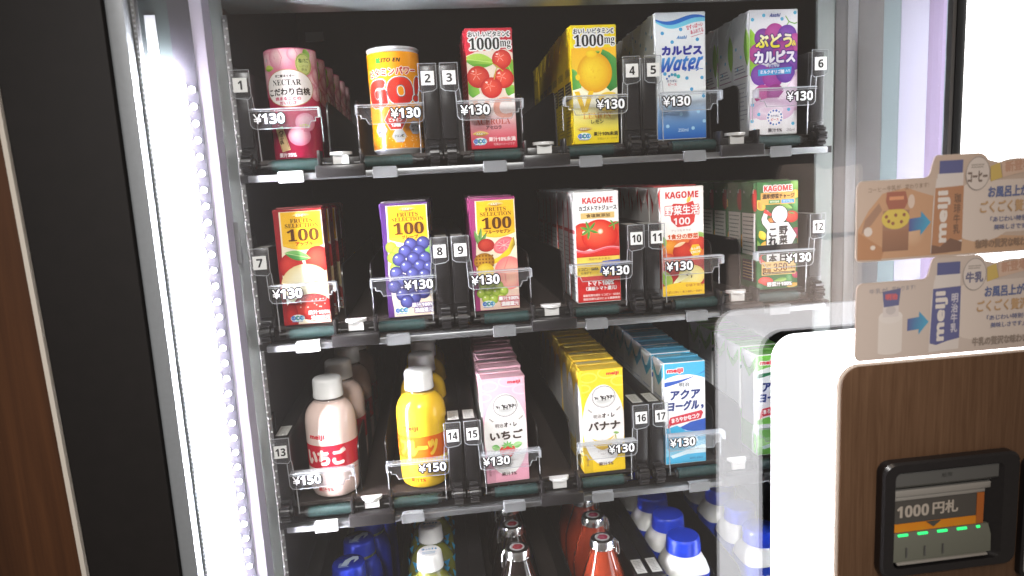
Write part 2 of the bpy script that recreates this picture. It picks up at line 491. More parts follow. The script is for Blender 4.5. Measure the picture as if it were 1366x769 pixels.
def vit_top(a, field):
    a.text('おいしいビタミンC', 24, 5.3, w=42, h=5.2, c=(25, 20, 20), bold=.18, out=[(WHITE, 1.1)])
    a.text('1000', 19, 14.6, w=31, h=11.5, c=(20, 18, 18), font='serif', bold=.12, out=[(WHITE, 1.5)])
    a.text('mg', 40.5, 16.2, w=11, h=8, c=(20, 18, 18), font='serif', out=[(WHITE, 1.2)])

def art_acerola():
    a = Art(SW, SH)
    a.rect(0, 0, SW, 62, (208, 38, 58)); a.rect(0, 60, SW, 84, (246, 236, 232), (245, 225, 220)); a.rect(0, 84, SW, SH, (245, 225, 220), (196, 28, 52), 10)
    a.poly([(0, 26), (10, 22), (40, 20), (SW, 24), (SW, 66), (30, 72), (20, 64), (8, 66), (0, 72)], (236, 220, 205))
    a.leaf(13, 31, 32, 14, 8, (92, 160, 40), (170, 210, 80), (190, 220, 120)); a.leaf(44, 40, 30, 16, 70, (80, 150, 45), (140, 200, 70), (190, 220, 120))
    a.leaf(5, 60, 22, 12, 60, (86, 160, 50), (150, 205, 80)); a.leaf(45, 62, 18, 12, 40, (86, 160, 50), (150, 205, 80))
    for x, y, r in ((36, 30, 10), (11, 47, 11.5), (37, 49, 10.5), (24, 58, 11)):
        a.ell(x, y, r, r*.95, (240, 96, 70), (186, 24, 26)); star(a, x-2, y-2, r*.5, (250, 205, 190), x)
        a.ell(x-r*.45, y-r*.5, 1.3, .8, (255, 225, 215))
    a.line([(27, 50), (29, 42), (31, 37), (26, 34)], .8, (190, 190, 60)); a.line([(31, 37), (37, 42)], .8, (190, 190, 60))
    a.poly([(0, 70), (12, 63), (22, 69), (34, 70), (SW, 64), (SW, 80), (0, 80)], (248, 240, 236))
    a.text('V', 12.5, 79, w=19, h=19, c=(238, 182, 160), bold=.3); a.text('C', 35, 78, w=20, h=20, c=(232, 160, 138), bold=.3)
    a.text('ACEROLA', 23.5, 91.5, w=36, h=6.5, c=(196, 84, 74), font='serif')
    a.text('アセロラ', 24, 97.7, w=16, c=(70, 40, 40), bold=.12)
    lb_logo(a, 10, 103.6); eco(a, 9, 111.5, .95)
    a.text('果汁10%未満', 32, 109.7, w=28, h=4.4, c=(250, 235, 235), bold=.15); a.text('写真はイメージです', 34, 114.8, w=22, h=2.6, c=(245, 215, 215))
    return a

def art_lemon():
    a = Art(SW, SH)
    a.rect(0, 0, SW, 62, (247, 222, 20)); a.rect(0, 60, SW, 88, (250, 244, 205), (250, 240, 170)); a.rect(0, 88, SW, SH, (250, 240, 160), (243, 214, 10), 10)
    a.rect(0, 22, SW, 60, (250, 190, 40), (240, 210, 60)); a.leaf(42, 48, 52, 26, 70, (40, 120, 50), (90, 165, 80)); a.leaf(3, 55, 26, 14, 80, (60, 140, 60), (120, 190, 90))
    a.leaf(24, 28, 14, 5, -20, (60, 120, 40), (140, 180, 70))
    a.ell(24, 47, 18.5, 20, (252, 226, 60), (228, 160, 14), 34, 0, (-.3, -.2)); a.ell(21, 28, 6, 4, (250, 220, 50), (238, 190, 30)); a.ell(6, 51, 2.5, 3, (244, 210, 40))
    rg = random.Random(3)
    for i in range(46):
        t, r = rg.random()*6.28, 16*math.sqrt(rg.random()); a.ell(25+r*cos(t), 48+r*sin(t), .5, .4, (236, 182, 30))
    a.poly([(0, 64), (8, 62), (18, 69), (34, 70), (SW, 62), (SW, 82), (0, 82)], (252, 250, 225))
    a.text('V', 12, 76, w=20, h=21, c=(244, 200, 30), bold=.3); a.text('C', 36, 77, w=19, h=20, c=(240, 205, 70), bold=.3)
    vit_top(a, None)
    a.text('LEMON', 25, 90.5, w=30, h=6.2, c=(238, 176, 70), font='serif'); a.text('レモン', 25, 96.7, w=13, c=(60, 50, 20), bold=.12)
    lb_logo(a, 11, 103.6); eco(a, 10.5, 111.3, .98)
    a.text('果汁10%未満', 33.5, 109.2, w=26, h=4.2, c=(70, 60, 20), bold=.12); a.text('写真はイメージです', 35, 114.3, w=21, h=2.4, c=(110, 95, 30))
    return a

def art_acerola_full():
    a = art_acerola(); vit_top(a, None); return a

def dots(a, pts, r, c):
    for x, y in pts: a.ell(x, y, r, r, c, n=16)

def asahi(a, x, y, c=(60, 130, 190), w=11):
    a.text('Asahi', x, y, w=w, h=w*.3, c=c, font='ital', bold=.12, shear=.15)

def art_calpis_water():
    a = Art(BW, BH)
    a.rect(0, 0, BW, 86, (232, 236, 238)); a.rect(0, 84, BW, BH, (228, 236, 240), (22, 92, 180), 14)
    n = 24; up = []; dn = []; dn2 = []
    for i in range(n+1):
        t = i/n; x = t*BW; y = 5+3.2*sin(t*5.6+.3)
        up.append((x, y)); dn.append((x, y+1.5+3*sin(pi*t))); dn2.append((x, y+3.2+6*sin(pi*t*.9)))
    a.poly(up+dn2[::-1], (120, 205, 228)); a.poly(up+dn[::-1], (40, 110, 200))
    dots(a, [(7, 20), (27, 16.5), (17.5, 29), (45, 27), (9, 61), (33, 66), (49.5, 66), (38, 77.5), (51, 85)], 1.9, (70, 160, 210))
    dots(a, [(13, 96), (26, 103), (45, 101), (51.5, 111), (11, 115), (39, 118)], 1.9, (170, 215, 240)); 
    a.text('甘ずっぱ〜い', 42, 13.5, w=18, h=4.4, c=(205, 60, 90), bold=.12, rot=-12); a.text('あふれてる', 44.5, 18.5, w=14, h=4.2, c=(205, 60, 90), bold=.12, rot=-12)
    a.line([(38, 24.5), (51, 21)], .5, (205, 60, 90))
    asahi(a, 28, 24.5)
    a.text('カルピス', 28, 37.5, w=43, h=8.5, c=(36, 44, 150), bold=.75)
    a.text('Water', 28, 50.5, w=45, h=14, c=(70, 160, 225), c2=(25, 60, 170), font='ital', bold=.35, shear=.25, rot=-5)
    a.text('ウォーター', 40, 57, w=21, h=3.8, c=(40, 100, 190), bold=.3)
    for i, (x, y) in enumerate(((11, 66), (13.5, 63.5), (16.5, 62), (20, 62.3), (23.5, 64))): a.ell(x, y, 1.1+.25*i, 1.1+.25*i, (60, 100+20*i, 180), n=14)
    a.text('カラダに', 16.5, 68.5, w=11, h=2.6, c=(60, 70, 110), bold=.1); a.text('ピース', 17, 72, w=9, h=2.6, c=(205, 70, 80), bold=.1)
    a.text('250ml', 28, 119.5, w=11, h=3.4, c=(200, 225, 245), font='light', bold=.1)
    return a

def art_calpis_grape():
    a = Art(BW, BH)
    a.rect(0, 0, BW, BH, (234, 233, 236))
    a.leaf(3, 45, 54, 20, 86, (120, 180, 40), (165, 210, 70)); a.line([(40, 6), (44, 12), (50, 14), (53, 13)], 1.1, (110, 175, 60)); a.line([(44, 12), (41, 16)], .9, (110, 175, 60))
    for x, y, r, c in ((15, 28, 10, (120, 52, 150)), (28, 24, 11, (176, 60, 140)), (42, 26, 11, (104, 52, 150)), (51, 34, 10, (180, 66, 140)), (10, 44, 11, (170, 56, 136)), (24, 42, 12, (96, 44, 142)),
                       (38, 43, 12, (160, 50, 136)), (50, 52, 10, (110, 54, 150)), (12, 66, 11, (110, 56, 156)), (26, 68, 12, (150, 50, 140)), (40, 64, 11, (96, 48, 146)), (14, 86, 10, (176, 60, 130)), (29, 86, 10, (140, 46, 120))):
        a.ell(x, y, r, r, mixc(c, (255, 230, 255), .18), c)
    a.poly([(0, 98), (8, 93), (20, 90), (33, 90), (45, 75), (BW, 62), (BW, 104), (30, 108), (0, 112)], (222, 190, 214)); a.poly([(31, 92), (45, 76), (BW, 66), (BW, 76), (40, 92)], (240, 222, 236))
    a.ell(26, 104, 24, 11, (236, 220, 232), (214, 178, 206)); a.ell(24, 103, 14, 5, (226, 200, 220), (240, 226, 236)); a.rect(0, 113, BW, BH, (236, 234, 236))
    dots(a, [(3, 9), (15.5, 5), (36, 9), (50.5, 3), (3, 97), (10, 107), (5, 124), (2.5, 114), (49, 118), (44, 103)], 1.9, (95, 185, 220))
    asahi(a, 28, 5, (40, 60, 140), 12)
    a.text('ぶどう', 27, 31, w=40, h=13.5, c=(250, 248, 250), c2=(240, 226, 40), bold=.7, out=[((60, 30, 110), 1.0)]); a.text('&', 49.5, 34, w=4.6, c=(245, 225, 80), bold=.2, out=[((60, 30, 110), .6)])
    a.text('カルピス', 28, 47.5, w=45, h=11.5, c=(244, 244, 248), bold=.8, out=[((66, 36, 130), 1.1)])
    a.text('すこやか', 27, 57, w=12, h=2.6, c=(235, 240, 250), bold=.15, out=[((70, 80, 170), .5)])
    a.poly([(9, 60.5), (47, 58.5), (46, 65.5), (9, 67)], (70, 170, 220)); a.text('ミルクオリゴ糖', 25, 63, w=27, h=4, c=(250, 250, 255), bold=.2, out=[((50, 110, 190), .4)]); a.text('入り', 42.5, 62.4, w=5, c=(250, 250, 255), bold=.1)
    a.ell(28, 111, 9.5, 9, (242, 240, 242))
    for k in range(14):
        t = 2*pi*k/14; a.ell(28+7.8*cos(t), 111+7.4*sin(t), .9+.2*(k % 3), .9+.2*(k % 3), (70, 90+10*(k % 5), 180), n=12)
    a.text('カラダに', 28, 109.3, w=9.5, h=2.4, c=(60, 70, 120), bold=.1); a.text('ピース', 28, 113, w=8.5, h=2.6, c=(210, 80, 70), bold=.1)
    a.text('果汁1%', 28, 124.3, w=16, h=4.2, c=(70, 60, 70), bold=.12); a.text('250ml', 46, 124.6, w=9, h=2.8, c=(100, 90, 100), font='light')
    return a

def fs_base(dark, small, name, ncol):
    a = Art(SW, SH)
    a.rect(0, 0, SW, SH, dark); a.poly([(5.5, 2), (SW, 2), (SW, SH), (7, SH), (5, 100), (3, 70), (5, 40)], (244, 232, 206))
    pts = [(7, 2.5), (SW-1, 2.5), (SW-1, 37)]+[(SW-1-i/12*(SW-8), 37+4.5*sin(pi*i/12)) for i in range(13)]+[(6.5, 36)]
    a.poly(pts, (246, 190, 40)); a.poly([(x, y-1.2) for x, y in pts[2:]], (250, 204, 60))
    return a
def fs_text(a, name, ncol, boxcol, ox=0):
    lb_logo(a, 27+ox, 6, 1.05)
    a.text('FRUITS', 27+ox, 11.6, w=22, h=4.2, c=(84, 50, 24), font='serif'); a.text('SELECTION', 27+ox, 16.4, w=33, h=4.2, c=(84, 50, 24), font='serif')
    a.text('100', 27.5+ox, 26, w=31, h=12, c=(92, 52, 24), font='serif', bold=.25)
    a.text(name, 28+ox, 35, w=17 if len(name) < 5 else 27, h=3.8, c=ncol, bold=.25)
    eco(a, 14, 112, .95)
    a.text('果汁100%', 36, 107, w=22, h=4.4, c=WHITE, bold=.28, out=[(boxcol, .75)]); a.text('濃縮還元', 37, 112.8, w=19, h=4.6, c=WHITE, bold=.28, out=[(boxcol, .75)])

def art_apple():
    a = fs_base((150, 26, 34), 0, 0, 0)
    a.ell(40, 52, 13, 14, (226, 90, 70), (180, 26, 30)); a.ell(13, 58, 12, 14, (222, 70, 60), (168, 22, 30)); a.leaf(20, 47, 26, 10, 15, (60, 140, 70), (130, 195, 110), (200, 225, 160))
    a.ell(26, 78, 25, 22, (248, 238, 198), (238, 216, 160)); a.ell(27, 76, 19, 17, (250, 244, 214), (244, 230, 184)); a.ell(28, 76, 2.5, 1.2, (120, 80, 40)); a.leaf(34, 76, 10, 3, -25, (214, 180, 90), (230, 200, 130))
    a.ell(30, 101, 20, 14, (226, 80, 66), (170, 30, 34)); a.ell(9, 110, 6, 16, (190, 40, 40), (150, 26, 30))
    rg = random.Random(5)
    for i in range(14): a.ell(18+rg.random()*26, 92+rg.random()*10, .7, .7, (250, 220, 200), n=10)
    fs_text(a, 'アップル', (200, 60, 30), (200, 50, 50)); return a

def art_fsgrape():
    a = fs_base((84, 48, 114), 0, 0, 0)
    for x, y, r in ((8, 45, 6), (14, 50, 6), (9, 56, 6), (16, 60, 5), (10, 66, 5)): a.ell(x, y, r, r, (190, 210, 80), (120, 160, 30))
    a.leaf(43, 50, 16, 12, 30, (80, 150, 50), (150, 200, 80)); a.rect(6, 96, SW, SH, (236, 220, 190))
    rg = random.Random(2)
    for x, y in ((28, 43), (41, 42), (36, 51), (22, 50), (15, 58), (30, 58), (42, 58), (22, 66), (36, 66), (11, 72), (46, 68), (28, 74), (17, 80), (40, 76), (8, 86), (33, 84), (24, 88), (44, 86), (16, 95), (38, 94), (28, 99), (20, 103)):
        a.ell(x, y, 7, 7, (104, 110, 176), (36, 32, 88)); a.ell(x-2.4, y-2.6, 1.2, .9, (225, 228, 250), n=12)
    fs_text(a, 'グレープ', (110, 40, 20), (90, 50, 130)); return a

def art_fsmix():
    a = fs_base((156, 58, 112), 0, 0, 0)
    a.leaf(9, 40, 22, 4, 100, (60, 120, 50)); a.leaf(6, 42, 20, 4, 75, (80, 140, 60)); a.leaf(12, 43, 18, 4, 120, (60, 120, 50))
    a.ell(15, 49, 9, 7, (216, 80, 60), (170, 40, 40)); a.ell(34, 50, 12, 8, (246, 170, 160), (228, 90, 100), rot=-25); a.ell(34, 50, 9, 5.5, (220, 90, 110), (236, 130, 140), rot=-25)
    for k in range(8):
        t = k*pi/4; a.line([(34, 50), (34+8*cos(t), 50+5*sin(t))], .5, (248, 200, 190))
    a.poly([(18, 66), (28, 62), (38, 54), (43, 43), (45, 42), (46, 50), (40, 60), (30, 67), (20, 70)], [(250, 214, 60)]*4+[(110, 90, 30)]*2+[(244, 196, 30)]*3)
    a.ell(12, 66, 11, 9, (226, 170, 60), (170, 110, 30))
    for i in range(6):
        for j in range(4): a.ell(4+i*3.4, 60+j*3.6, 1, 1, (140, 90, 30), n=8)
    a.ell(13, 76, 9, 8, (250, 226, 90), (238, 196, 40)); a.ell(38, 80, 16, 18, (246, 190, 160), (228, 120, 120), off=(.2, .4)); a.line([(38, 63), (33, 75), (34, 90)], .7, (220, 110, 110))
    a.rect(5, 98, SW, SH, (232, 200, 180))
    for x, y in ((10, 92), (18, 90), (26, 93), (7, 100), (15, 98), (23, 100), (31, 99), (12, 106), (20, 107), (28, 106)): a.ell(x, y, 5, 5, (210, 225, 110), (130, 165, 40)); a.ell(x-1.5, y-1.6, 1, .8, (245, 250, 215), n=10)
    fs_text(a, 'フルーツセブン', (120, 60, 20), (196, 60, 90)); return a

def kagome(a, x, y, w, c=(206, 44, 40)):
    a.text('KAGOME', x, y, w=w, h=w*.19, c=c, bold=.2)

def art_tomato():
    a = Art(SW, SH)
    a.rect(0, 0, SW, SH, (240, 238, 236)); a.rect(0, 62, SW, SH, (206, 40, 38))
    kagome(a, 25, 8.5, 33); a.text('カゴメトマトジュース', 25, 16.5, w=41, h=5.2, c=(50, 44, 44), bold=.25)
    a.rect(6, 21.5, 43, 28, (222, 190, 120)); a.text('食塩無添加', 25, 24.7, w=26, h=3.8, c=(90, 62, 30), bold=.15)
    a.ell(8, 47, 14, 15, (236, 90, 60), (190, 30, 30)); a.ell(44, 46, 13, 14, (232, 84, 60), (186, 28, 28)); a.ell(26, 46, 20, 17, (246, 110, 76), (204, 30, 26), 34)
    a.ell(27, 42, 3.2, 3, (255, 240, 225), (250, 150, 110), off=(0, 0)); a.ell(9, 42, 1.8, 1.6, (255, 235, 220))
    for r in (100, 150, 200, 250, 310, 20): a.leaf(15+5*cos(radians(r)), 40+5*sin(radians(r)), 11, 3, r, (56, 130, 50), (120, 180, 80))
    for r in (90, 160, 230, 340): a.leaf(42+3*cos(radians(r)), 35+3*sin(radians(r)), 7, 2, r, (56, 130, 50), (120, 180, 80))
    pts = [(i/14*SW, 61+2.2*sin(i/14*6)) for i in range(15)]; a.poly(pts+[(SW, 68), (0, 68)], (216, 50, 44)); a.line(pts, 1.1, (244, 160, 170)); a.line([(x, y+1.5) for x, y in pts], .6, (238, 120, 130))
    a.rect(0, 69, SW, 90, (238, 204, 90)); a.text('〔機能性表示食品〕', 25, 71.5, w=26, h=2.8, c=(110, 76, 30)); a.poly([(28, 74), (SW, 73), (SW, 86), (25, 87)], (50, 90, 180)); a.rect(0, 75, 24, 88, (244, 206, 40))
    a.text('リコピン・GABA', 12.5, 82, w=22, h=3.4, c=(70, 60, 40), bold=.1); a.text('血圧', 13, 77, w=8, h=2.8, c=(70, 60, 40)); a.text('を増やす', 10, 86.3, w=12, h=2.6, c=(70, 60, 40)); a.scribble(28, 75, 46, 79, 2, (220, 225, 240), 4, .5)
    a.text('トマト100%', 26, 98, w=28, h=5, c=WHITE, bold=.25); a.text('（濃縮トマト還元）', 26, 103.6, w=34, h=4.4, c=WHITE, bold=.15)
    a.text('機能性関与成分 リコピン・GABA', 26, 111, w=41, h=2.6, c=(250, 215, 210), bold=.1); a.text('機能性関与成分による健康機能', 26, 115, w=41, h=2.6, c=(250, 215, 210), bold=.1)
    return a

def art_yasai():
    a = Art(SW, SH)
    a.rect(0, 0, SW, 62, (240, 237, 232)); a.rect(0, 56, SW, 88, (226, 120, 60)); a.rect(0, 86, SW, SH, (190, 40, 40))
    kagome(a, 23.5, 8, 37)
    a.poly([(9, 22), (14, 17), (26, 18), (36, 15), (39, 25), (37, 38), (32, 42), (18, 43), (11, 36)], (206, 60, 56)); a.leaf(31, 13.5, 8, 4, -60, (240, 180, 50), (250, 210, 90))
    a.text('野菜生活', 23.5, 24.5, w=38, h=10, c=WHITE, bold=.3, out=[((200, 44, 44), .75)]); a.text('100', 23, 36.5, w=18, h=7, c=WHITE, font='light', bold=.35)
    a.text('アップルサラダ', 22, 46.5, w=22, h=2.6, c=(130, 80, 60))
    a.ell(10, 64, 10, 8, (244, 170, 60), (222, 110, 30)); a.ell(26, 70, 14, 10, (214, 70, 50), (170, 36, 30)); a.ell(40, 62, 10, 9, (226, 90, 60), (180, 40, 40)); a.ell(6, 78, 9, 7, (226, 120, 70), (196, 60, 40)); a.ell(38, 82, 12, 8, (206, 60, 46), (160, 30, 30))
    a.leaf(3, 58, 12, 5, 80, (110, 160, 60)); a.leaf(44, 52, 12, 5, 20, (120, 170, 70)); a.leaf(20, 62, 14, 4, -20, (240, 200, 150), (250, 225, 190))
    a.text('1食分の野菜', 24, 53, w=34, h=5.4, c=(206, 84, 44), bold=.3, out=[((250, 240, 225), .8)])
    hx = [(38+7*cos(k*pi/3), 69+7*sin(k*pi/3)) for k in range(6)]; a.poly(hx, (244, 190, 40)); a.text('たっぷり', 38, 67, w=10, h=2.8, c=WHITE, bold=.15, rot=-6); a.text('ビタミンC', 38, 71, w=10.5, h=2.6, c=WHITE, bold=.15, rot=-6)
    a.ell(33, 97, 15, 12, (250, 238, 170), (236, 210, 110)); a.poly([(12, 104), (20, 95), (32, 90), (34, 95), (22, 102), (13, 106)], (250, 242, 190)); a.leaf(28, 96, 3.5, 1.6, 30, (70, 40, 20)); a.leaf(33, 98, 3.5, 1.6, 100, (70, 40, 20))
    a.leaf(5, 100, 22, 12, 70, (130, 170, 60), (180, 205, 100)); a.rect(0, 107, SW, SH, (244, 200, 40)); a.ell(24, 107, 20, 3, (244, 200, 40))
    a.text('砂糖不使用', 36, 107.5, w=20, h=3.4, c=(170, 60, 40)); a.text('野菜汁20%＋果汁80%＝100%', 24, 114.4, w=42, h=2.8, c=(150, 60, 40))
    return a

def art_veg():
    a = Art(SW, SH)
    a.rect(0, 0, SW, SH, (56, 110, 60)); rg = random.Random(11)
    for i in range(46):
        x, y = rg.random()*SW, rg.random()*SH; c = rg.choice(((210, 60, 50), (226, 130, 50), (60, 130, 60), (110, 160, 60), (190, 40, 80), (236, 180, 60), (40, 90, 50)))
        if rg.random() < .6: a.ell(x, y, 4+rg.random()*5, 3+rg.random()*5, mixc(c, (255, 255, 255), .25), c, 18, rg.random()*90)
        else: a.leaf(x, y, 10+rg.random()*10, 5, rg.random()*180, c)
    a.ell(40, 39, 8, 6.5, (236, 100, 80), (180, 34, 34)); a.leaf(40, 35, 8, 2, 10, (60, 130, 50)); a.leaf(6, 58, 12, 8, 60, (244, 190, 40), (250, 215, 80))
    
    a.text('KAGOME', 24, 7, w=32, h=6, c=(206, 44, 40), bold=.25, out=[(WHITE, .9)])
    a.rect(4, 11.5, 44, 24.5, (226, 170, 90)); a.text('濃厚!野菜チャージ', 24.5, 15.5, w=37, h=5.2, c=(70, 44, 24), bold=.3)
    a.rect(13, 19.5, 27, 23.5, (80, 150, 80)); a.rect(28, 19.5, 43, 23.5, (70, 150, 210)); a.text('食物繊維', 20, 21.5, w=11, h=2.6, c=WHITE); a.text('カリウム', 35.5, 21.5, w=11, h=2.6, c=WHITE)
    K = (50, 44, 44)
    def fig(g, c):
        a.ell(26, 36, 9+g, 9.5+g, c, n=30, off=(0, 0)); a.poly([(13-g, 45-g), (36+g, 45-g), (44+g, 57), (46+g, 60), (40, 70+g), (37+g, 70+g), (37+g, 88+g), (11-g, 88+g), (11-g, 58)], c)
        a.poly([(5-g, 40), (9, 30-g), (13+g, 31), (11+g, 40), (17+g, 48), (14, 55+g), (6-g, 45)], c)
    fig(.8, K); fig(0, (238, 238, 236)); a.poly([(9, 29), (17, 35), (15.5, 37.5), (7, 33)], (206, 70, 66))
    a.vtext('野菜一日', 30.5, 69, 9.2, (44, 40, 40), bold=.5); a.vtext('これ一本', 18, 70, 8.6, (44, 40, 40), bold=.5)
    a.rect(5, 88, 45, 103, (226, 190, 120)); a.text('350', 27, 94.5, w=16, h=8.5, c=(110, 60, 24), font='serif', bold=.15); a.text('1日分の', 11, 91.5, w=10, h=3.2, c=(110, 60, 24), bold=.1); a.text('野菜', 11, 97, w=10, h=5, c=(110, 60, 24), bold=.2)
    a.text('分使用', 40, 95.5, w=8.5, h=3.4, c=(110, 60, 24), bold=.15); a.rect(6, 99.6, 44, 102, (70, 50, 40)); a.scribble(8, 100, 42, 101.6, 1, (220, 200, 160), 8, .35)
    a.text('野菜汁100%', 26, 113.5, w=29, h=5, c=WHITE, bold=.25, out=[((60, 60, 50), .6)])
    return a

def au_lait(c1, c2, name, fruit, namecol=(66, 52, 46)):
    a = Art(SW, SH)
    a.rect(0, 0, SW, SH, c1); 
    for k, (x, y, r) in enumerate(((8, 8, 9), (30, 4, 10), (44, 14, 9), (2, 20, 7))): a.ring(x, y, r, r*.5, 1.6, mixc(c1, (255, 255, 255), .25))
    a.rect(0, 100, SW, SH, c2); a.rect(0, 86, 10, SH, mixc(c2, (60, 40, 40), .12)); a.ell(24, 64, 24.5, 47, (242, 240, 238), (240, 237, 234), 48, off=(0, 0))
    a.text('meiji', 36, 5.2, w=14, h=4, c=(206, 40, 60), bold=.25)
    a.ring(25, 31, 13, 12, .6, (60, 56, 56)); a.ring(25, 31, 12, 11, .25, (60, 56, 56)); a.ell(25, 36.5, 10.5, 3.4, (196, 196, 194), (228, 228, 226))
    for x, y, s in ((17, 32, .8), (25, 32, 1.2), (31.5, 31.5, 1), (35, 31, .7)):
        a.ell(x, y, 2.6*s, 1.5*s, (60, 58, 58), n=14); a.ell(x-2.6*s, y-1.3*s, 1.1*s, .9*s, (66, 62, 62), n=10); a.ell(x+.6*s, y-.3*s, .9*s, .8*s, (225, 225, 225), n=10)
        for dx in (-1.8, -1.1, 1.2, 1.9): a.line([(x+dx*s, y), (x+dx*s, y+3*s)], .5*s, (60, 58, 58))
    for sx in (-1, 1):
        a.line([(25+sx*19, 45), (25+sx*14.5, 48.5)], .4, (110, 104, 100))
        for k in range(3): a.leaf(25+sx*(18-k*1.6), 44.5+k*1.3, 3, .9, 60*sx+90, (110, 104, 100)); 
    a.text('明治', 17, 53.2, w=9, h=4.6, c=(110, 100, 96), bold=.1); a.text('オ・レ', 29.5, 52.8, w=14, h=5, c=(70, 60, 56), bold=.35)
    a.text(name, 24.5, 64.5, w=36, h=9.5, c=namecol, bold=.6)
    fruit(a)
    a.text('まろやかな味わい', 26, 94, w=20, h=2.6, c=(150, 130, 120)); a.text('仕立てです', 25, 97.5, w=12, h=2.4, c=(150, 130, 120))
    a.text('果汁1%', 25, 109.5, w=17, h=4.4, c=(96, 70, 70), bold=.12); a.vtext('要冷蔵', 4, 106, 2.6, (120, 80, 90))
    return a
def fr_straw(a):
    a.leaf(12, 78, 10, 7, 200, (110, 180, 90), (170, 215, 150), (210, 230, 190)); a.leaf(36, 77, 12, 7, -15, (110, 180, 90), (170, 215, 150), (210, 230, 190))
    a.poly([(15, 82), (18, 78), (25, 77), (32, 78), (34, 82), (31, 88), (25, 92.5), (19, 89)], [(220, 60, 56)]*4+[(206, 44, 44)]*4)
    for r in (150, 190, 230, 270, 310, 350, 30): a.leaf(25+3.5*cos(radians(r)), 77+2.5*sin(radians(r)), 7, 2.2, r, (90, 170, 80), (150, 205, 130))
    a.ell(25, 86, 5, 3.5, (244, 210, 205), (226, 110, 100)); a.line([(22, 84), (25, 88), (28, 83)], .6, (216, 60, 60))
def fr_banana(a):
    for k in range(3):
        y = 78+k*3.2; n = 12
        p = [(9+28*i/n, y+5*sin(pi*i/n)+(-2*i/n)) for i in range(n+1)]; q = [(9+28*i/n, y+9.5*sin(pi*i/n)+(-2*i/n)) for i in range(n+1)]
        a.poly(p+q[::-1][1:-1], [(244, 214, 90)]*len(p)+[(232, 186, 40)]*(len(q)-2))
    a.leaf(38, 74, 7, 3, 10, (110, 170, 70)); a.line([(37, 76), (38, 84)], 1.2, (170, 170, 60))

def art_strawberry(): return au_lait((240, 190, 205), (236, 168, 188), 'いちご', fr_straw)
def art_banana(): return au_lait((246, 206, 50), (244, 204, 36), 'バナナ', fr_banana)

def aqua(c1, c2, dark):
    a = Art(SW, SH)
    a.rect(0, 0, SW, SH, (240, 241, 242)); a.rect(0, 0, SW, 14, c1)
    n = 16
    a.poly([(i/n*SW, 19-5*sin(i/n*3.0+.2)*1.1 if i else 19) for i in range(n+1)]+[(SW, 10), (0, 10)], c1)
    a.poly([(0, 17)]+[(i/n*SW, 21.5+3*sin(i/n*pi*.8)-i/n*11) for i in range(n+1)]+[(i/n*SW, 27+2*sin(i/n*pi)-i/n*16) for i in range(n, -1, -1)], dark)
    a.text('meiji', 12.5, 9, w=18, h=5.4, c=(206, 40, 60), bold=.4, out=[(WHITE, .9)])
    a.text('明治', 23, 25.5, w=12, h=5, c=(90, 96, 104), bold=.15)
    a.text('アクア', 24, 37, w=34, h=10.5, c=(30, 52, 120), bold=.7, shear=.12); a.text('ヨーグル', 22, 50, w=36, h=11, c=(30, 52, 120), bold=.7, shear=.12); a.text(',', 44, 53, h=4.5, c=(30, 52, 120), bold=.5)
    a.poly([(4, 68), (6, 63), (43, 57), (45, 60), (42, 67), (7, 72.5), (3, 76)], (206, 44, 64)); a.text('まろやかなコク', 24, 65, w=33, h=5, c=WHITE, bold=.25, rot=-7)
    a.poly([(16, 76), (30, 70), (SW, 67), (SW, 84), (26, 80)], dark); a.poly([(0, 76), (14, 73), (24, 80), (SW, 83), (SW, SH), (0, SH)], c1)
    a.poly([(2, SH-14), (20, 100), (30, 92), (22, 86), (34, 84), (36, 94), (SW, 99), (SW, 108), (26, 108), (8, 112)], (222, 240, 246)); a.ell(32, 93, 7, 6, (240, 248, 250), (190, 226, 240)); a.poly([(0, 100), (SW, 92), (SW, 97), (0, 110)], mixc(c1, (255, 255, 255), .35))
    a.text('種類別 乳製品', 36, 113.5, w=16, h=2.4, c=(40, 90, 150))
    return a
def art_aqua(): return aqua((66, 172, 214), (40, 150, 200), (36, 84, 176))
def art_aqua_green(): return aqua((110, 184, 70), (90, 170, 60), (30, 110, 70))

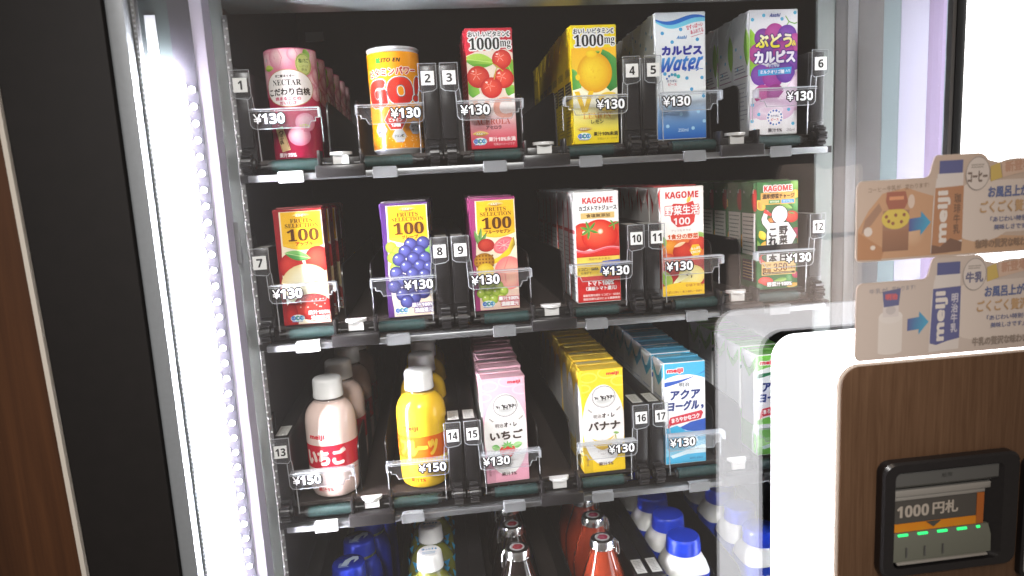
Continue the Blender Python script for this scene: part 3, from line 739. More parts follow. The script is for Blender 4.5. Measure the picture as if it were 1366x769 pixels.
# ------------------------------------------------------------------ carton builder
def carton_kit(key, W, H, D, front, body_c, side_c, top_c, side_art=None, top_art=True):
    """meshes shared by every carton of one kind"""
    w, h, d = W*MM, H*MM, D*MM
    k = {}
    b = MB(); b.box(-w/2, w/2, 0, d, 0, h, .0009, 2); k['body'] = solid_col(b.mesh('carton_body', 'print', 40), body_c)
    fa = front(); k['front'] = fa.build('front_print', 'print', lambda u, v, z: ((u-W/2)*MM*.985, -(z+.05)*MM, (H-v)*MM*.985+.0009))
    for sgn, nm in ((-1, 'side_l'), (1, 'side_r')):
        a = Art(D, H); a.rect(.6, .8, D-.6, H-.8, side_c)
        if side_art: side_art(a)
        if sgn < 0: f = lambda u, v, z: (-w/2-(z+.05)*MM, (D-u)*MM, (H-v)*MM)
        else: f = lambda u, v, z: (w/2+(z+.05)*MM, u*MM, (H-v)*MM)
        k[nm] = a.build('side_print', 'print', f)
        # folded triangular ear
        e = MB(); x0, x1 = sorted((sgn*(w/2+.0002), sgn*(w/2+.0011)))
        e.prismx([(.002, h-.0012), (d-.002, h-.0012), (d/2+.002, h-d*.46), (d/2-.002, h-d*.46)], x0, x1)
        k['ear'+nm] = solid_col(e.mesh('folded_ear', 'print', 40), mixc(side_c, (255, 255, 255), .12))
    s = MB(); s.box(-w/2+.0006, w/2-.0006, d*.5, d*.5+.007, h+.0002, h+.0013, .0003, 1); k['seam'] = solid_col(s.mesh('top_seam', 'print', 40), mixc(top_c, (255, 255, 255), .2))
    a = Art(W, D); a.rect(.8, .8, W-.8, D-.8, top_c); a.rect(3, 3, W-16, D*.46, mixc(top_c, (215, 215, 215), .75)); a.scribble(5, 5, W-18, D*.42, 3, (150, 150, 150), 5, .4)
    a.ell(W-9, D*.3, 3.6, 3.4, (235, 235, 235)); a.ell(W-9, D*.3, 1.6, 1.5, (60, 60, 60)); a.rect(4, D*.72, W-4, D*.93, mixc(top_c, (255, 255, 255), .12))
    k['top'] = a.build('top_print', 'print', lambda u, v, z: ((u-W/2)*MM, d-v*MM, h+(z+.05)*MM))
    k['h'] = h
    return k

def make_carton(name, k, loc, rz):
    o = empty(name, loc); o.rotation_euler[2] = rz
    for n, key in (('body', 'body'), ('front_print', 'front'), ('side_print', 'side_l'), ('side_print', 'side_r'), ('folded_ear', 'earside_l'), ('folded_ear', 'earside_r'), ('top_seam', 'seam'), ('top_print', 'top')):
        new_obj(n, k[key], o)
    return o

ORD = ['', 'first', 'second', 'third', 'fourth', 'fifth', 'sixth', 'seventh', 'eighth']
def queue(proto, n, pitch, label, cat, group, dx=0.0, jit=.0012):
    """proto is the front one; the rest stand behind it in the lane"""
    rg = random.Random(len(label)*7+n)
    tag(proto, label + ', front of its lane', cat, group)
    for i in range(1, n):
        c = copy_tree(proto)
        c.location = (proto.location.x + dx*i + rg.uniform(-jit, jit), proto.location.y + pitch*i, proto.location.z)
        c.rotation_euler[2] = proto.rotation_euler[2] + rg.uniform(-.02, .02)
        tag(c, label + ', %s behind the front one' % ORD[i], cat, group)

Z1, Z2, Z3, Z4 = 0.0, -.16743, -.35983, -.5650
LIFT = .0004

def side_lines(c, c2=None, seed=1, band=None):
    def f(a):
        D, H = a.W, a.H
        if band: a.rect(.6, H*.32, D-.6, H*.55, band)
        a.scribble(4, H*.34, D-4, H*.9, 14, c, seed, .5)
        if c2: a.rect(3, H*.36, D-3, H*.46, c2)
    return f
def side_vit(a):
    a.text('1000', 18, 44, w=24, h=8, c=(60, 50, 20), font='serif'); a.rect(3, 54, 34, 72, (50, 45, 40)); a.scribble(5, 55, 32, 71, 5, (230, 220, 160), 3, .6); a.scribble(4, 76, 33, 110, 9, (150, 120, 30), 4, .5)
def side_calpis(a):
    dots(a, [(8, 30), (28, 22), (15, 46), (30, 50), (10, 14)], 1.9, (80, 165, 212)); a.scribble(5, 60, 35, 66, 2, (90, 120, 180), 2, .6); a.line([(4, 56), (36, 53)], .6, (110, 130, 190)); a.line([(4, 69), (36, 66)], .6, (110, 130, 190)); a.scribble(5, 74, 35, 112, 8, (150, 165, 190), 5, .5)
def side_calgrape(a):
    a.leaf(34, 36, 40, 14, 85, (120, 180, 40)); dots(a, [(8, 34), (20, 44), (12, 56)], 1.9, (95, 185, 220)); a.scribble(5, 52, 33, 62, 3, (120, 110, 140), 2, .6); a.rect(4, 65, 36, 66, (150, 90, 130)); a.scribble(5, 70, 35, 112, 9, (140, 140, 160), 5, .5)
def side_kagome(a):
    a.rect(.7, 0, 6, a.H, (200, 44, 44)); a.rect(7, 40, 36, 44, (206, 60, 60)); a.scribble(8, 48, 35, 110, 12, (150, 120, 116), 7, .5)
def side_yasai(a):
    a.poly([(2, 2), (18, 2), (10, 30)], (200, 44, 44)); a.poly([(26, 2), (36, 2), (36, 28)], (200, 44, 44)); a.scribble(6, 40, 34, 62, 4, (190, 120, 110), 7, .5); a.rect(.7, 62, 37, 110, (200, 60, 50))
def side_veg(a):
    a.ell(34, 20, 8, 12, (220, 70, 60), (180, 36, 36)); a.ell(6, 66, 8, 9, (240, 180, 50), (210, 140, 30)); a.rect(3, 34, 35, 80, (236, 234, 226)); a.scribble(5, 36, 33, 78, 9, (90, 110, 90), 7, .6); a.text('KAGOME', 19, 10, w=24, c=WHITE, bold=.2); a.rect(3, 86, 35, 110, (70, 50, 40)); a.scribble(5, 88, 33, 108, 6, (220, 180, 110), 2, .5)
def side_milk(c):
    def f(a): a.ell(19, 64, 19, 46, (238, 236, 232)); a.scribble(6, 44, 32, 90, 11, (150, 140, 136), 3, .5); a.rect(4, 96, 34, 112, mixc(c, (255, 255, 255), .4)); a.scribble(5, 97, 33, 111, 4, (120, 110, 110), 6, .4)
    return f
def side_aqua(c, dk):
    def f(a):
        a.poly([(2, 2), (36, 2), (36, 16), (19, 30), (2, 16)], c); a.poly([(12, 3), (26, 3), (19, 22)], dk); a.scribble(5, 40, 33, 74, 7, (110, 140, 180), 3, .5); a.rect(.7, 84, 37, 117, c)
    return f

FR = 'drink cartons queued in the vending lanes'
def add_cartons(name, key, art, x, z, n, W, H, D, body, side, top, sart, label, rz=0, pitch=None, y=0.0, dx=.0012):
    k = carton_kit(key, W, H, D, art, body, side, top, sart)
    p = make_carton(name, k, (x, y, z+LIFT), rz)
    queue(p, n, pitch or (.0445 if z == Z3 else D*MM+.0025), label, 'carton', FR, dx)
    return p

def add_all_cartons():
    h = SW*MM/2
    A = add_cartons
    A('juice_carton', 'acer', art_acerola_full, .0505+h, Z1, 4, SW, SH, 38, (205, 36, 56), (196, 30, 50), (205, 40, 56), side_lines((240, 190, 190), None, 3), 'red acerola vitamin drink carton with cherries', rz=.03)
    A('juice_carton', 'lemon', art_lemon, .1573+h, Z1, 7, SW, SH, 38, (246, 218, 20), (240, 208, 14), (244, 214, 20), side_vit, 'yellow lemon vitamin drink carton with whole lemon')
    A('milk_drink_carton', 'calw', art_calpis_water, .2464+.02675, Z1, 7, BW, BH, 40, (232, 236, 238), (228, 231, 233), (228, 234, 238), side_calpis, 'white and blue dotted water drink carton')
    A('milk_drink_carton', 'calg', art_calpis_grape, .3477+.02675, Z1, 7, BW, BH, 40, (234, 233, 236), (230, 230, 232), (230, 230, 234), side_calgrape, 'white carton with purple grapes and dots')
    A('juice_carton', 'apple', art_apple, -.1518+h, Z2, 4, SW, SH, 38, (150, 26, 34), (140, 22, 30), (160, 60, 60), side_lines((210, 130, 120), None, 4), 'dark red apple juice carton with yellow heading', rz=.04, dx=.001)
    A('juice_carton', 'fsg', art_fsgrape, -.0463+h, Z2, 6, SW, SH, 38, (84, 48, 114), (78, 44, 106), (150, 140, 150), side_lines((180, 150, 200), None, 4), 'purple grape juice carton with yellow heading', rz=.03)
    A('juice_carton', 'fsm', art_fsmix, .0443+h, Z2, 5, SW, SH, 38, (156, 58, 112), (150, 58, 108), (150, 70, 110), side_lines((226, 160, 200), None, 4), 'magenta mixed fruit juice carton with yellow heading', rz=.03)
    A('juice_carton', 'tom', art_tomato, .1545+h, Z2, 7, SW, SH, 38, (238, 236, 234), (226, 222, 220), (222, 220, 218), side_kagome, 'white and red tomato juice carton')
    A('juice_carton', 'yas', art_yasai, .2482+h, Z2, 7, SW, SH, 38, (240, 237, 232), (234, 230, 226), (214, 60, 56), side_yasai, 'white and orange vegetable juice carton with apple slice')
    A('juice_carton', 'veg', art_veg, .3557+h, Z2, 7, SW, SH, 38, (70, 110, 66), (60, 110, 64), (90, 120, 70), side_veg, 'green vegetable juice carton with white figure')
    A('milk_carton', 'pink', art_strawberry, .0447+h, Z3, 7, SW, SH, 38, (240, 190, 205), (238, 186, 202), (232, 180, 196), side_milk((240, 190, 205)), 'pink strawberry milk carton', rz=.05)
    A('milk_carton', 'ban', art_banana, .1537+h, Z3, 7, SW, SH, 38, (246, 206, 50), (244, 202, 44), (236, 200, 60), side_milk((246, 206, 50)), 'yellow banana milk carton', rz=.03)
    A('yogurt_carton', 'aqua', art_aqua, .2476+h, Z3, 7, SW, SH, 38, (240, 241, 242), (232, 234, 236), (70, 170, 210), side_aqua((66, 172, 214), (36, 84, 176)), 'blue and white yogurt drink carton')
    A('yogurt_carton', 'aqug', art_aqua_green, .3557+h, Z3, 5, SW, SH, 38, (240, 241, 242), (232, 234, 236), (100, 170, 70), side_aqua((110, 184, 70), (30, 110, 70)), 'green and white yogurt drink carton beside white housing')
add_all_cartons()

# ------------------------------------------------------------------ cans
def cylmap(r, W, H, z0, lean=0):
    def f(u, v, z):
        t = (u-W/2)/r; rr = (r+.06+z)*MM*(1+lean*(H/2-v)/H)
        return (rr*sin(t), -rr*cos(t), z0+(H-v)*MM)
    return f

def nectar():
    r = 25.0; W = 110.0; H = 104.5; a = Art(W, H); m = W/2
    a.rect(0, 0, W, 44, (226, 150, 166), (200, 90, 116)); a.rect(0, 44, W, H, (176, 34, 74), (150, 20, 58), 8)
    rg = random.Random(4)
    for x, y, rr in ((-34, 6, 10), (-22, 10, 11), (-5, 8, 13), (10, 5, 9), (20, 12, 11), (32, 8, 12), (-30, 26, 12), (28, 30, 10), (36, 24, 11), (22, 38, 8), (30, 42, 8), (38, 40, 9), (-38, 40, 9), (44, 14, 12), (-44, 14, 12)):
        a.ell(m+x, y, rr, rr*.85, (246, 206, 208), (212, 130, 150)); a.line([(m+x-rr*.2, y-rr*.7), (m+x+rr*.1, y), (m+x-rr*.1, y+rr*.6)], .5, (206, 120, 144))
    a.leaf(m-20, 17, 13, 6, 5, (130, 170, 50), (190, 205, 90)); a.leaf(m+20, 5, 12, 8, 70, (110, 160, 40), (150, 190, 80)); a.ell(m-23, 9, 1.6, 1.6, (200, 190, 190))
    a.ell(m+16.5, 14.5, 8.4, 10.5, (206, 212, 130), (180, 190, 100), off=(0, 0)); a.ring(m+16.5, 14.5, 7.4, 9.4, .4, (90, 120, 50)); a.text('桃いちご', m+16.5, 11, w=10, h=4, c=(70, 100, 50), bold=.1, rot=-4); a.text('ごほうび', m+16.5, 16, w=9, h=2.6, c=(110, 110, 60)); a.text('果実', m+16.5, 19.5, w=6, h=2.6, c=(110, 110, 60))
    a.ell(m, 37, 24.5, 17.5, (238, 232, 228), n=44, off=(0, 0)); a.ring(m, 37, 24.2, 17.2, .7, (186, 140, 90), 44)
    a.text('不二家ネクター', m-3, 25.5, w=19, h=2.6, c=(50, 40, 40), bold=.15); a.text('NECTAR', m-2, 31.5, w=28, h=5.6, c=(30, 26, 26), font='serif')
    a.text('こだわり白桃', m-.5, 40.3, w=42, h=6.8, c=(50, 42, 40), bold=.3); a.text('桃まるごとの', m-2, 46.8, w=25, h=3.4, c=(200, 60, 100), bold=.15); a.text('おいしさ', m-2, 51, w=16, h=3.2, c=(200, 60, 100), bold=.15)
    a.ell(m+13, 70, 10, 9.2, (240, 196, 200), (206, 110, 136)); a.ell(m+6, 83, 11, 9.6, (244, 204, 208), (210, 116, 142)); a.leaf(m+12, 73.5, 11, 4, 4, (150, 185, 60), (200, 215, 110))
    a.poly([(m-19, 75), (m-10, 73), (m-4, 96), (m-13, 98)], (214, 180, 130)); a.vtext('つぶ桃', m-12.6, 84, 4, (60, 44, 34), bold=.15, rot=-14); a.line([(m-18.2, 75.8), (m-12.4, 97)], .3, (80, 60, 40)); a.line([(m-10.8, 74), (m-5, 95.3)], .3, (80, 60, 40))
    a.text('果汁35%', m-8, 101, w=18, h=4.2, c=(244, 226, 230), bold=.2)
    o = empty('paper_can', (-.1241, .0255, Z1+LIFT))
    b = MB(); b.lathe([(.0236, .0), (.0243, .0008), (.0249, .052), (.0254, .104), (.0256, .1052), (.0252, .1056), (.0246, .1042), (.001, .1042)], 48); new_obj('body', solid_col(b.mesh('can_body', 'canprint', 40), (190, 90, 120)), o)
    new_obj('wrap_print', a.build('wrap_print', 'canprint', cylmap(25.0, W, H, .0002, .035), 2.5), o)
    b = MB(); b.lathe([(.0001, .1044), (.024, .1044), (.024, .1047), (.0001, .1047)], 40); b.build('lid_foil', 'alum', o)
    queue(o, 6, .0515, 'pink and crimson peach nectar can with white oval', 'drink can', 'cans queued in the vending lanes', dx=.0012)
nectar()

def gocan():
    r = 26.0; W = 112.0; H = 94.0; a = Art(W, H); m = W/2
    a.rect(0, 0, W, H, (246, 160, 20), (242, 152, 16))
    a.ell(m-15, 8.2, 2.2, 2.2, (60, 150, 60)); 
    for t in (45, 135, 225, 315): a.ell(m-15+2*cos(radians(t)), 8.2+2*sin(radians(t)), 1.5, 1.5, (60, 150, 60), n=10)
    a.text('ITO EN', m-2, 8.2, w=20, h=3.6, c=(60, 50, 30), font='ital', bold=.15)
    a.text('ビタミンパワー', m-1.5, 19, w=52, h=7, c=(206, 50, 40), bold=.35, out=[((250, 240, 230), .7)], rot=-3)
    a.text('GO', m-6, 39, w=48, h=23, c=(232, 60, 40), c2=(196, 36, 30), bold=1.6, out=[((250, 250, 250), 1.5), ((110, 100, 100), .8)], rot=-4)
    a.text('!', m+25, 36, w=5.5, h=22, c=(220, 50, 36), bold=1.2, out=[((250, 250, 250), 1.4), ((110, 100, 100), .7)], shear=.2)
    hexa = lambda x, y, r, c: a.poly([(x+r*cos(k*pi/3), y+r*sin(k*pi/3)) for k in range(6)], c)
    hexa(m-1, 66, 11.5, (250, 240, 235)); hexa(m-1, 66, 10.8, (204, 56, 46)); a.text('1日分', m-1, 60.5, w=9, h=4, c=WHITE, bold=.2); a.text('ビタミン', m-1, 66, w=13, h=3.8, c=WHITE, bold=.2); a.text('12種', m-1, 71, w=9, h=3.6, c=WHITE, bold=.2)
    for x, y, t1, t2 in ((-17, 75.5, 'アルギ', '50mg'), (1.5, 82, 'クエン酸', ''), (19, 74, 'ローヤル', 'ゼリー')):
        hexa(m+x, y, 7.2, (196, 198, 200)); a.text(t1, m+x, y-(1.6 if t2 else 0), w=9, h=2.8, c=(60, 60, 60), bold=.1)
        if t2: a.text(t2, m+x, y+2.4, w=8, h=2.8, c=(60, 60, 60), bold=.1)
    a.vtext('炭酸飲料', m+31, 77, 4, (120, 80, 20), bold=.1)
    rg = random.Random(9)
    for i in range(60): a.ell(m+rg.uniform(-36, 36), rg.uniform(82, 93), .35+.3*rg.random(), .35+.3*rg.random(), (252, 230, 160), n=8)
    a.text('190ml', m-27, 90.5, w=9, h=3, c=(140, 90, 20), font='light')
    o = empty('drink_can', (-.0225, .0265, Z1+LIFT))
    b = MB(); b.lathe([(.0225, 0), (.0232, .001), (.0262, .0045), (.0262, .0985), (.0262, .099)], 48); new_obj('body', b.mesh('can_body', 'alum', 40), o)
    new_obj('wrap_print', a.build('wrap_print', 'canprint', cylmap(26.2, W, H, .0052), 2.5), o)
    b = MB(); b.lathe([(.0262, .099), (.0256, .1005), (.0252, .1015), (.0262, .1022), (.0264, .1036), (.0258, .1043), (.0248, .1036), (.0244, .1008), (.001, .1008)], 48, cap=False); rim = b.build('rim', 'alum', o, smooth=60)
    b = MB(); b.lathe([(.001, .1012), (.009, .1012), (.009, .1018), (.001, .1018)], 20, 0, -.006); b.build('pull_tab', 'alum', rim)
    queue(o, 4, .0535, 'orange vitamin drink can with silver rim', 'drink can', 'cans queued in the vending lanes')
gocan()

# ------------------------------------------------------------------ bottles
def milk_bottle(x, bodym, bandc, word, wordc, label, inkc, bodyc):
    o = empty('milk_bottle', (x, .0275, Z3+LIFT))
    prof = [(.016, 0), (.0225, .0008), (.0252, .0035), (.0266, .009), (.0272, .016), (.0274, .04), (.0274, .084), (.0270, .0905), (.0258, .0965), (.0236, .1015), (.0205, .1055), (.0172, .1083), (.0160, .1095)]
    b = MB(); b.lathe(prof, 48); b.build('body', bodym, o, smooth=60)
    b = MB(); b.lathe([(.0161, .1093), (.0146, .1110), (.0144, .112), (.0144, .1165)], 40, cap=False); b.build('neck', 'pet', o, smooth=60)
    b = MB(); b.lathe([(.0128, .1088), (.0128, .1105), (.001, .1105)], 32, cap=False); b.build('drink_surface', bodym, o)
    b = MB(); b.lathe([(.0152, .1128), (.0152, .1138)], 40); b.build('neck_ring', 'pet', o)
    cap = MB(); n = 60; prof = [(.0160, .1140), (.0160, .1180), (.0158, .1185), (.0156, .1315), (.0150, .1347), (.0136, .1362), (.0008, .1362)]
    rings = []
    for k, (r, z) in enumerate(prof): rings.append([cap.bm.verts.new(((r-(.0003 if (i % 2 and k in (2, 3)) else 0))*cos(2*pi*i/n), (r-(.0003 if (i % 2 and k in (2, 3)) else 0))*sin(2*pi*i/n), z)) for i in range(n)])
    for A_, B_ in zip(rings, rings[1:]):
        for i in range(n): cap.bm.faces.new((A_[i], A_[(i+1) % n], B_[(i+1) % n], B_[i]))
    cap.bm.faces.new(rings[-1]); cap.bm.faces.new(rings[0][::-1]); cap.build('cap', 'white', o, smooth=50)
    r = 27.0; W = 120.0; H = 80.0; a = Art(W, H); m = W/2
    a.rect(0, 22, W, 49, bandc); a.text('meiji', m-13, 12.5, w=18, h=6.4, c=inkc, bold=.35)
    a.text(word, m-6, 35.5, w=44, h=17, c=wordc, bold=1.3)
    a.text('果汁1%', m-8, 73.5, w=17, h=4.6, c=inkc, bold=.12); a.scribble(m+14, 52, m+34, 56, 1, inkc, 4, .5)
    new_obj('label_print', a.build('label_print', 'filmprint', cylmap(27.42, W, H, .006), 2.5), o)
    o.scale = (1, 1, .943)
    queue(o, 4, .073, label, 'bottle', 'milk bottles queued in the vending lanes', dx=.002)
milk_bottle(-.1195, 'strawmilk', (204, 36, 56), 'いちご', (240, 216, 206), 'pink strawberry milk bottle with red band and white cap', (214, 50, 60), (236, 210, 200))
milk_bottle(-.0215, 'fruitmilk', (236, 110, 30), 'フルーツ', (250, 206, 70), 'yellow fruit milk bottle with orange band and white cap', (206, 60, 30), (250, 203, 50))

def rib_cap(name, m, o, r0, r1, z0, z1, n=56, depth=.0004):
    cap = MB(); h = z1-z0; prof = [(r0, z0, 0), (r0, z0+h*.12, 0), (r0, z0+h*.2, 1), (r1, z0+h*.78, 1), (r1-.0006, z1-h*.08, 0), (r1-.0018, z1, 0), (.0006, z1, 0)]
    rings = []
    for r, z, k in prof: rings.append([cap.bm.verts.new(((r-(depth if (k and i % 2) else 0))*cos(2*pi*i/n), (r-(depth if (k and i % 2) else 0))*sin(2*pi*i/n), z)) for i in range(n)])
    for A_, B_ in zip(rings, rings[1:]):
        for i in range(n): cap.bm.faces.new((A_[i], A_[(i+1) % n], B_[(i+1) % n], B_[i]))
    cap.bm.faces.new(rings[-1]); cap.bm.faces.new(rings[0][::-1]); return cap.build(name, m, o, smooth=50)

def top_print(o, a, r, z):
    new_obj('cap_print', a.build('cap_print', 'filmprint', lambda u, v, d: ((u-a.W/2)*MM, (a.H/2-v)*MM, z+(d+.05)*MM)), o)

def row4():
    # blue metal bottles
    o = empty('metal_bottle', (-.1153, .026, Z4+LIFT)); zt = .118
    b = MB(); b.lathe([(.02, 0), (.0255, .002), (.0262, .006), (.0262, .07), (.0255, .078), (.0225, .088), (.0198, .093), (.019, .096), (.0188, .1)], 44); b.build('body', 'bluemetal', o, smooth=60)
    b = MB(); b.lathe([(.0186, .0985), (.0196, .0985), (.0196, .1015), (.0186, .1015)], 40); b.build('cap_band', 'crown', o)
    cp = rib_cap('cap', 'bluemetal', o, .0192, .0186, .1016, zt)
    a = Art(36, 36); a.poly([(10, 26), (14, 14), (22, 7), (28, 8), (29, 14), (24, 21), (25, 13), (21, 15), (17, 26)], (190, 205, 225)); a.scribble(8, 20, 20, 29, 4, (170, 190, 225), 4, .7); top_print(cp, a, 18, zt)
    queue(o, 4, .0535, 'blue metal bottle with blue cap on lowest shelf', 'bottle', 'bottles on the lowest shelf', dx=.006)
    # olive tea bottles
    o = empty('plastic_bottle', (-.0245, .031, Z4+LIFT)); zt = .1175
    b = MB(); b.lathe([(.022, 0), (.029, .002), (.03, .006), (.03, .062), (.029, .07), (.024, .081), (.017, .09), (.0138, .094), (.0135, .0985)], 44); b.build('body', 'olive', o, smooth=60)
    b = MB(); b.lathe([(.0302, .02), (.0304, .02), (.0304, .062), (.0302, .062)], 44); lab = b.build('label_band', 'olive', o)
    a = Art(170, 20)
    for k in range(12): a.poly([(k*14+2, 2), (k*14+11, 2), (k*14+6.5, 11)], (60, 160, 205))
    new_obj('label_print', a.build('label_print', 'filmprint', cylmap(30.3, 170, 20, .064, .0), 3), o)
    b = MB(); b.lathe([(.0165, .0975), (.0165, .099)], 36); b.build('neck_ring', 'pet', o)
    cp = rib_cap('cap', 'white', o, .0152, .0143, .0992, zt)
    a = Art(28, 28); a.text('ほっとする', 14, 10, w=17, h=4, c=(50, 140, 190), bold=.2); a.scribble(6, 15, 22, 21, 2, (60, 150, 195), 3, .6); top_print(cp, a, 14, zt)
    queue(o, 4, .062, 'olive green drink bottle with white printed cap', 'bottle', 'bottles on the lowest shelf', dx=.001)
    # glass bottles with ring-pull crowns
    for x, m, label, red, nm in ((.0762, 'cola', 'dark glass bottle with silver ring-pull cap', (150, 40, 52), 1), (.1768, 'orange', 'orange drink glass bottle with silver ring-pull cap', (150, 44, 72), 2)):
        o = empty('glass_bottle', (x, .024, Z4+LIFT)); zt = .114
        b = MB(); b.lathe([(.02, 0), (.0262, .002), (.027, .006), (.027, .05), (.0255, .062), (.0215, .076), (.0165, .09), (.0135, .1), (.0128, .106)], 44); b.build('body', m, o, smooth=60)
        b = MB(); n = 40; prof = [(.0148, .1035, 1), (.0146, .106, 1), (.0142, .110, 0), (.013, .1132, 0), (.0105, zt, 0), (.0005, zt, 0)]
        rings = [[b.bm.verts.new(((r-(.0009 if (k and i % 2) else 0))*cos(2*pi*i/n), (r-(.0009 if (k and i % 2) else 0))*sin(2*pi*i/n), z)) for i in range(n)] for r, z, k in prof]
        for A_, B_ in zip(rings, rings[1:]):
            for i in range(n): b.bm.faces.new((A_[i], A_[(i+1) % n], B_[(i+1) % n], B_[i]))
        b.bm.faces.new(rings[-1]); cp = b.build('crown_cap', 'crown', o, smooth=40)
        sx = -1 if nm == 1 else 1
        b = MB(); pts = [(sx*.0142, -.003, .111), (sx*.0172, -.004, .109), (sx*.0186, -.0045, .1), (sx*.0182, -.004, .094), (sx*.0166, .001, .0915), (sx*.0168, .0035, .097), (sx*.017, .004, .104), (sx*.0142, .003, .11)]
        b.tube(pts, .0011, 8); b.build('ring_pull', 'crown', cp)
        a = Art(22, 22); a.ell(11, 11, 8.6, 8.6, (176, 176, 176), off=(0, 0)); a.poly([(5, 11), (9, 5), (16, 6), (18, 11), (15, 16.5), (8, 16)], red); a.scribble(7, 8, 15, 14, 3, mixc(red, (255, 255, 255), .25), nm, .5); top_print(cp, a, 11, zt)
        queue(o, 4, .0555, label, 'bottle', 'bottles on the lowest shelf', dx=.0012)
    # white milk bottles with blue caps
    for x, where in ((.2757, 'beside orange drinks'), (.372, 'behind white housing')):
        o = empty('milk_bottle', (x, .026, Z4+LIFT)); zt = .104
        def sq(r, p, z, n=48):
            pts = []
            for i in range(n):
                t = 2*pi*i/n; c, s_ = cos(t), sin(t); q = (abs(c)**p+abs(s_)**p)**(-1/p); pts.append((r*q*c, r*q*s_, z))
            return pts
        b = MB(); rings = [[b.bm.verts.new(q) for q in sq(r, p, z)] for r, p, z in ((.022, 4, 0), (.0262, 4, .002), (.027, 4, .008), (.027, 4, .062), (.0265, 4, .068), (.0245, 3.4, .075), (.0215, 2.6, .081), (.0192, 2, .085), (.0188, 2, .0885))]
        for A_, B_ in zip(rings, rings[1:]):
            for i in range(48): b.bm.faces.new((A_[i], A_[(i+1) % 48], B_[(i+1) % 48], B_[i]))
        b.bm.faces.new(rings[0][::-1]); b.bm.faces.new(rings[-1]); b.build('body', 'milkwhite', o, smooth=60)
        b = MB(); rings = [[b.bm.verts.new(q) for q in sq(.02725, 4, z)] for z in (.006, .066)]
        for i in range(48): b.bm.faces.new((rings[0][i], rings[0][(i+1) % 48], rings[1][(i+1) % 48], rings[1][i]))
        new_obj('sleeve', solid_col(b.mesh('sleeve', 'filmprint', 60), (34, 62, 170)), o)
        a = Art(42, 60); a.text('meiji', 17, 12, w=26, h=12, c=WHITE, bold=.7); a.text('明治', 35, 6, w=7, h=3.6, c=(220, 225, 240), bold=.1); a.text('牛乳', 20, 32, w=24, h=12, c=WHITE, bold=.5); a.scribble(32, 9, 40, 13, 2, (200, 210, 235), 2, .5)
        new_obj('label_print', a.build('label_print', 'filmprint', lambda u, v, z: ((u-21)*MM, -.02730-(z+.06)*MM+max(0, abs(u-21)-15)**2*.00004, (64-v)*MM)), o)
        rib_cap('cap', 'bluecap', o, .0205, .0198, .086, zt)
        queue(o, 4, .0555, 'white milk bottle with blue cap ' + where, 'bottle', 'bottles on the lowest shelf')
row4()

# ------------------------------------------------------------------ the vending machine
VM = empty('vending_machine', (.14, .1, -1.05), 'lit drink vending machine with glass front and shelves of chilled drinks', 'vending machine')
OFF = tuple(-v for v in VM.location)
def part(name, mb, m, smooth=35, parent=None):
    return mb.build(name, m, parent or VM, (0, 0, 0) if parent else OFF, smooth)
def mpart(name, me, parent=None):
    return new_obj(name, me, parent or VM, (0, 0, 0) if parent else OFF)

ZT, ZB = .26, -.66
# cabinet shell
part('cabinet_wall', MB().box(-.2, .47, .46, .47, ZB, ZT), 'inner')
part('cabinet_wall', MB().box(-.196, -.184, -.003, .46, ZB, ZT), 'inner')
part('cabinet_wall', MB().box(.445, .454, .004, .46, ZB, ZT), 'inner')
part('cabinet_ceiling', MB().box(-.2, .47, .055, .46, .25, .26), 'inner')
part('cabinet_floor', MB().box(-.2, .47, -.06, .46, ZB, ZB+.01), 'inner')
c = MB(); c.prismx([(-.062, .1500), (.051, .1500), (.053, .152), (.053, .160), (-.062, .160)], -.186, .447)
part('ceiling_panel', c, 'mirror')
b = MB(); b.box(-.148, -.124, .30, .302, .172, .184); part('ceiling_label', b, 'greylabel')
# lower-left duct strip in glossy smoked plastic with beads standing in for LED reflections
for zb in (Z1, Z2, Z3):
    part('rack_side_plate', MB().box(-.1826, -.1775, -.006, .03, zb-.024, zb+.095, .002), 'smoke')
b = MB(); b.box(-.1768, -.1724, -.0094, -.0082, ZB+.02, .135); rss = part('rack_side_strip', b, 'dull')
b = MB(); b.lathe([(.0011, 0), (.0010, .0005), (.0006, .0009), (.0001, .001)], 10); GLINT = b.mesh('led_glint', 'alum', 60)
for r in range(40):
    for cix in range(2):
        o = new_obj('led_glint', GLINT, rss, (-.1757+.0022*cix, -.0094, .13-r*.0142-.0071*cix)); o.rotation_euler = (radians(90), 0, 0)
part('wall_notice', MB().box(-.1868, -.1805, -.0215, -.0205, -.098, -.058), 'greylabel')

def strip(name, pts, m, z0=ZB, z1=ZT):
    b = MB(); b.prismz(pts, z0, z1); return part(name, b, m)
# left: light box, reflector, steel jamb
strip('lamp_backing', [(-.252, -.040), (-.252, -.036), (-.2105, -.036), (-.2105, -.040)], 'lampback', ZB, .088)
strip('unlit_backing', [(-.252, -.044), (-.252, -.036), (-.2107, -.036), (-.2107, -.044)], 'unlitback', .0885, ZT)  # dark piece carries the shade above the tube ends in its colour
refl = strip('lamp_reflector', [(-.2103, -.0545), (-.2103, -.050), (-.1948, -.044), (-.194, -.049)], 'lavdark', ZB, ZT)
strip('jamb_liner', [(-.1938, -.0455), (-.1938, -.0484), (-.1848, -.0432), (-.1848, -.0195), (-.1868, -.0195), (-.1868, -.0425)], 'liner', ZB, ZT)
strip('jamb', [(-.1877, -.019), (-.1877, -.012), (-.1862, -.0035), (-.1765, -.006), (-.1775, -.0085)], 'galv')
for i, x in enumerate((-.2274, -.2157)):
    b = MB(); b.lathe([(.0035, .0875-.002*i), (.0053, .0845-.002*i), (.0055, .08), (.0055, -.64)], 20, x, -.0615); t = part('lamp_tube', b, 'tube')
part('lamp_label', MB().box(-.2335, -.2245, -.0455, -.0445, .090, .128), 'greylabel')
ledm = None
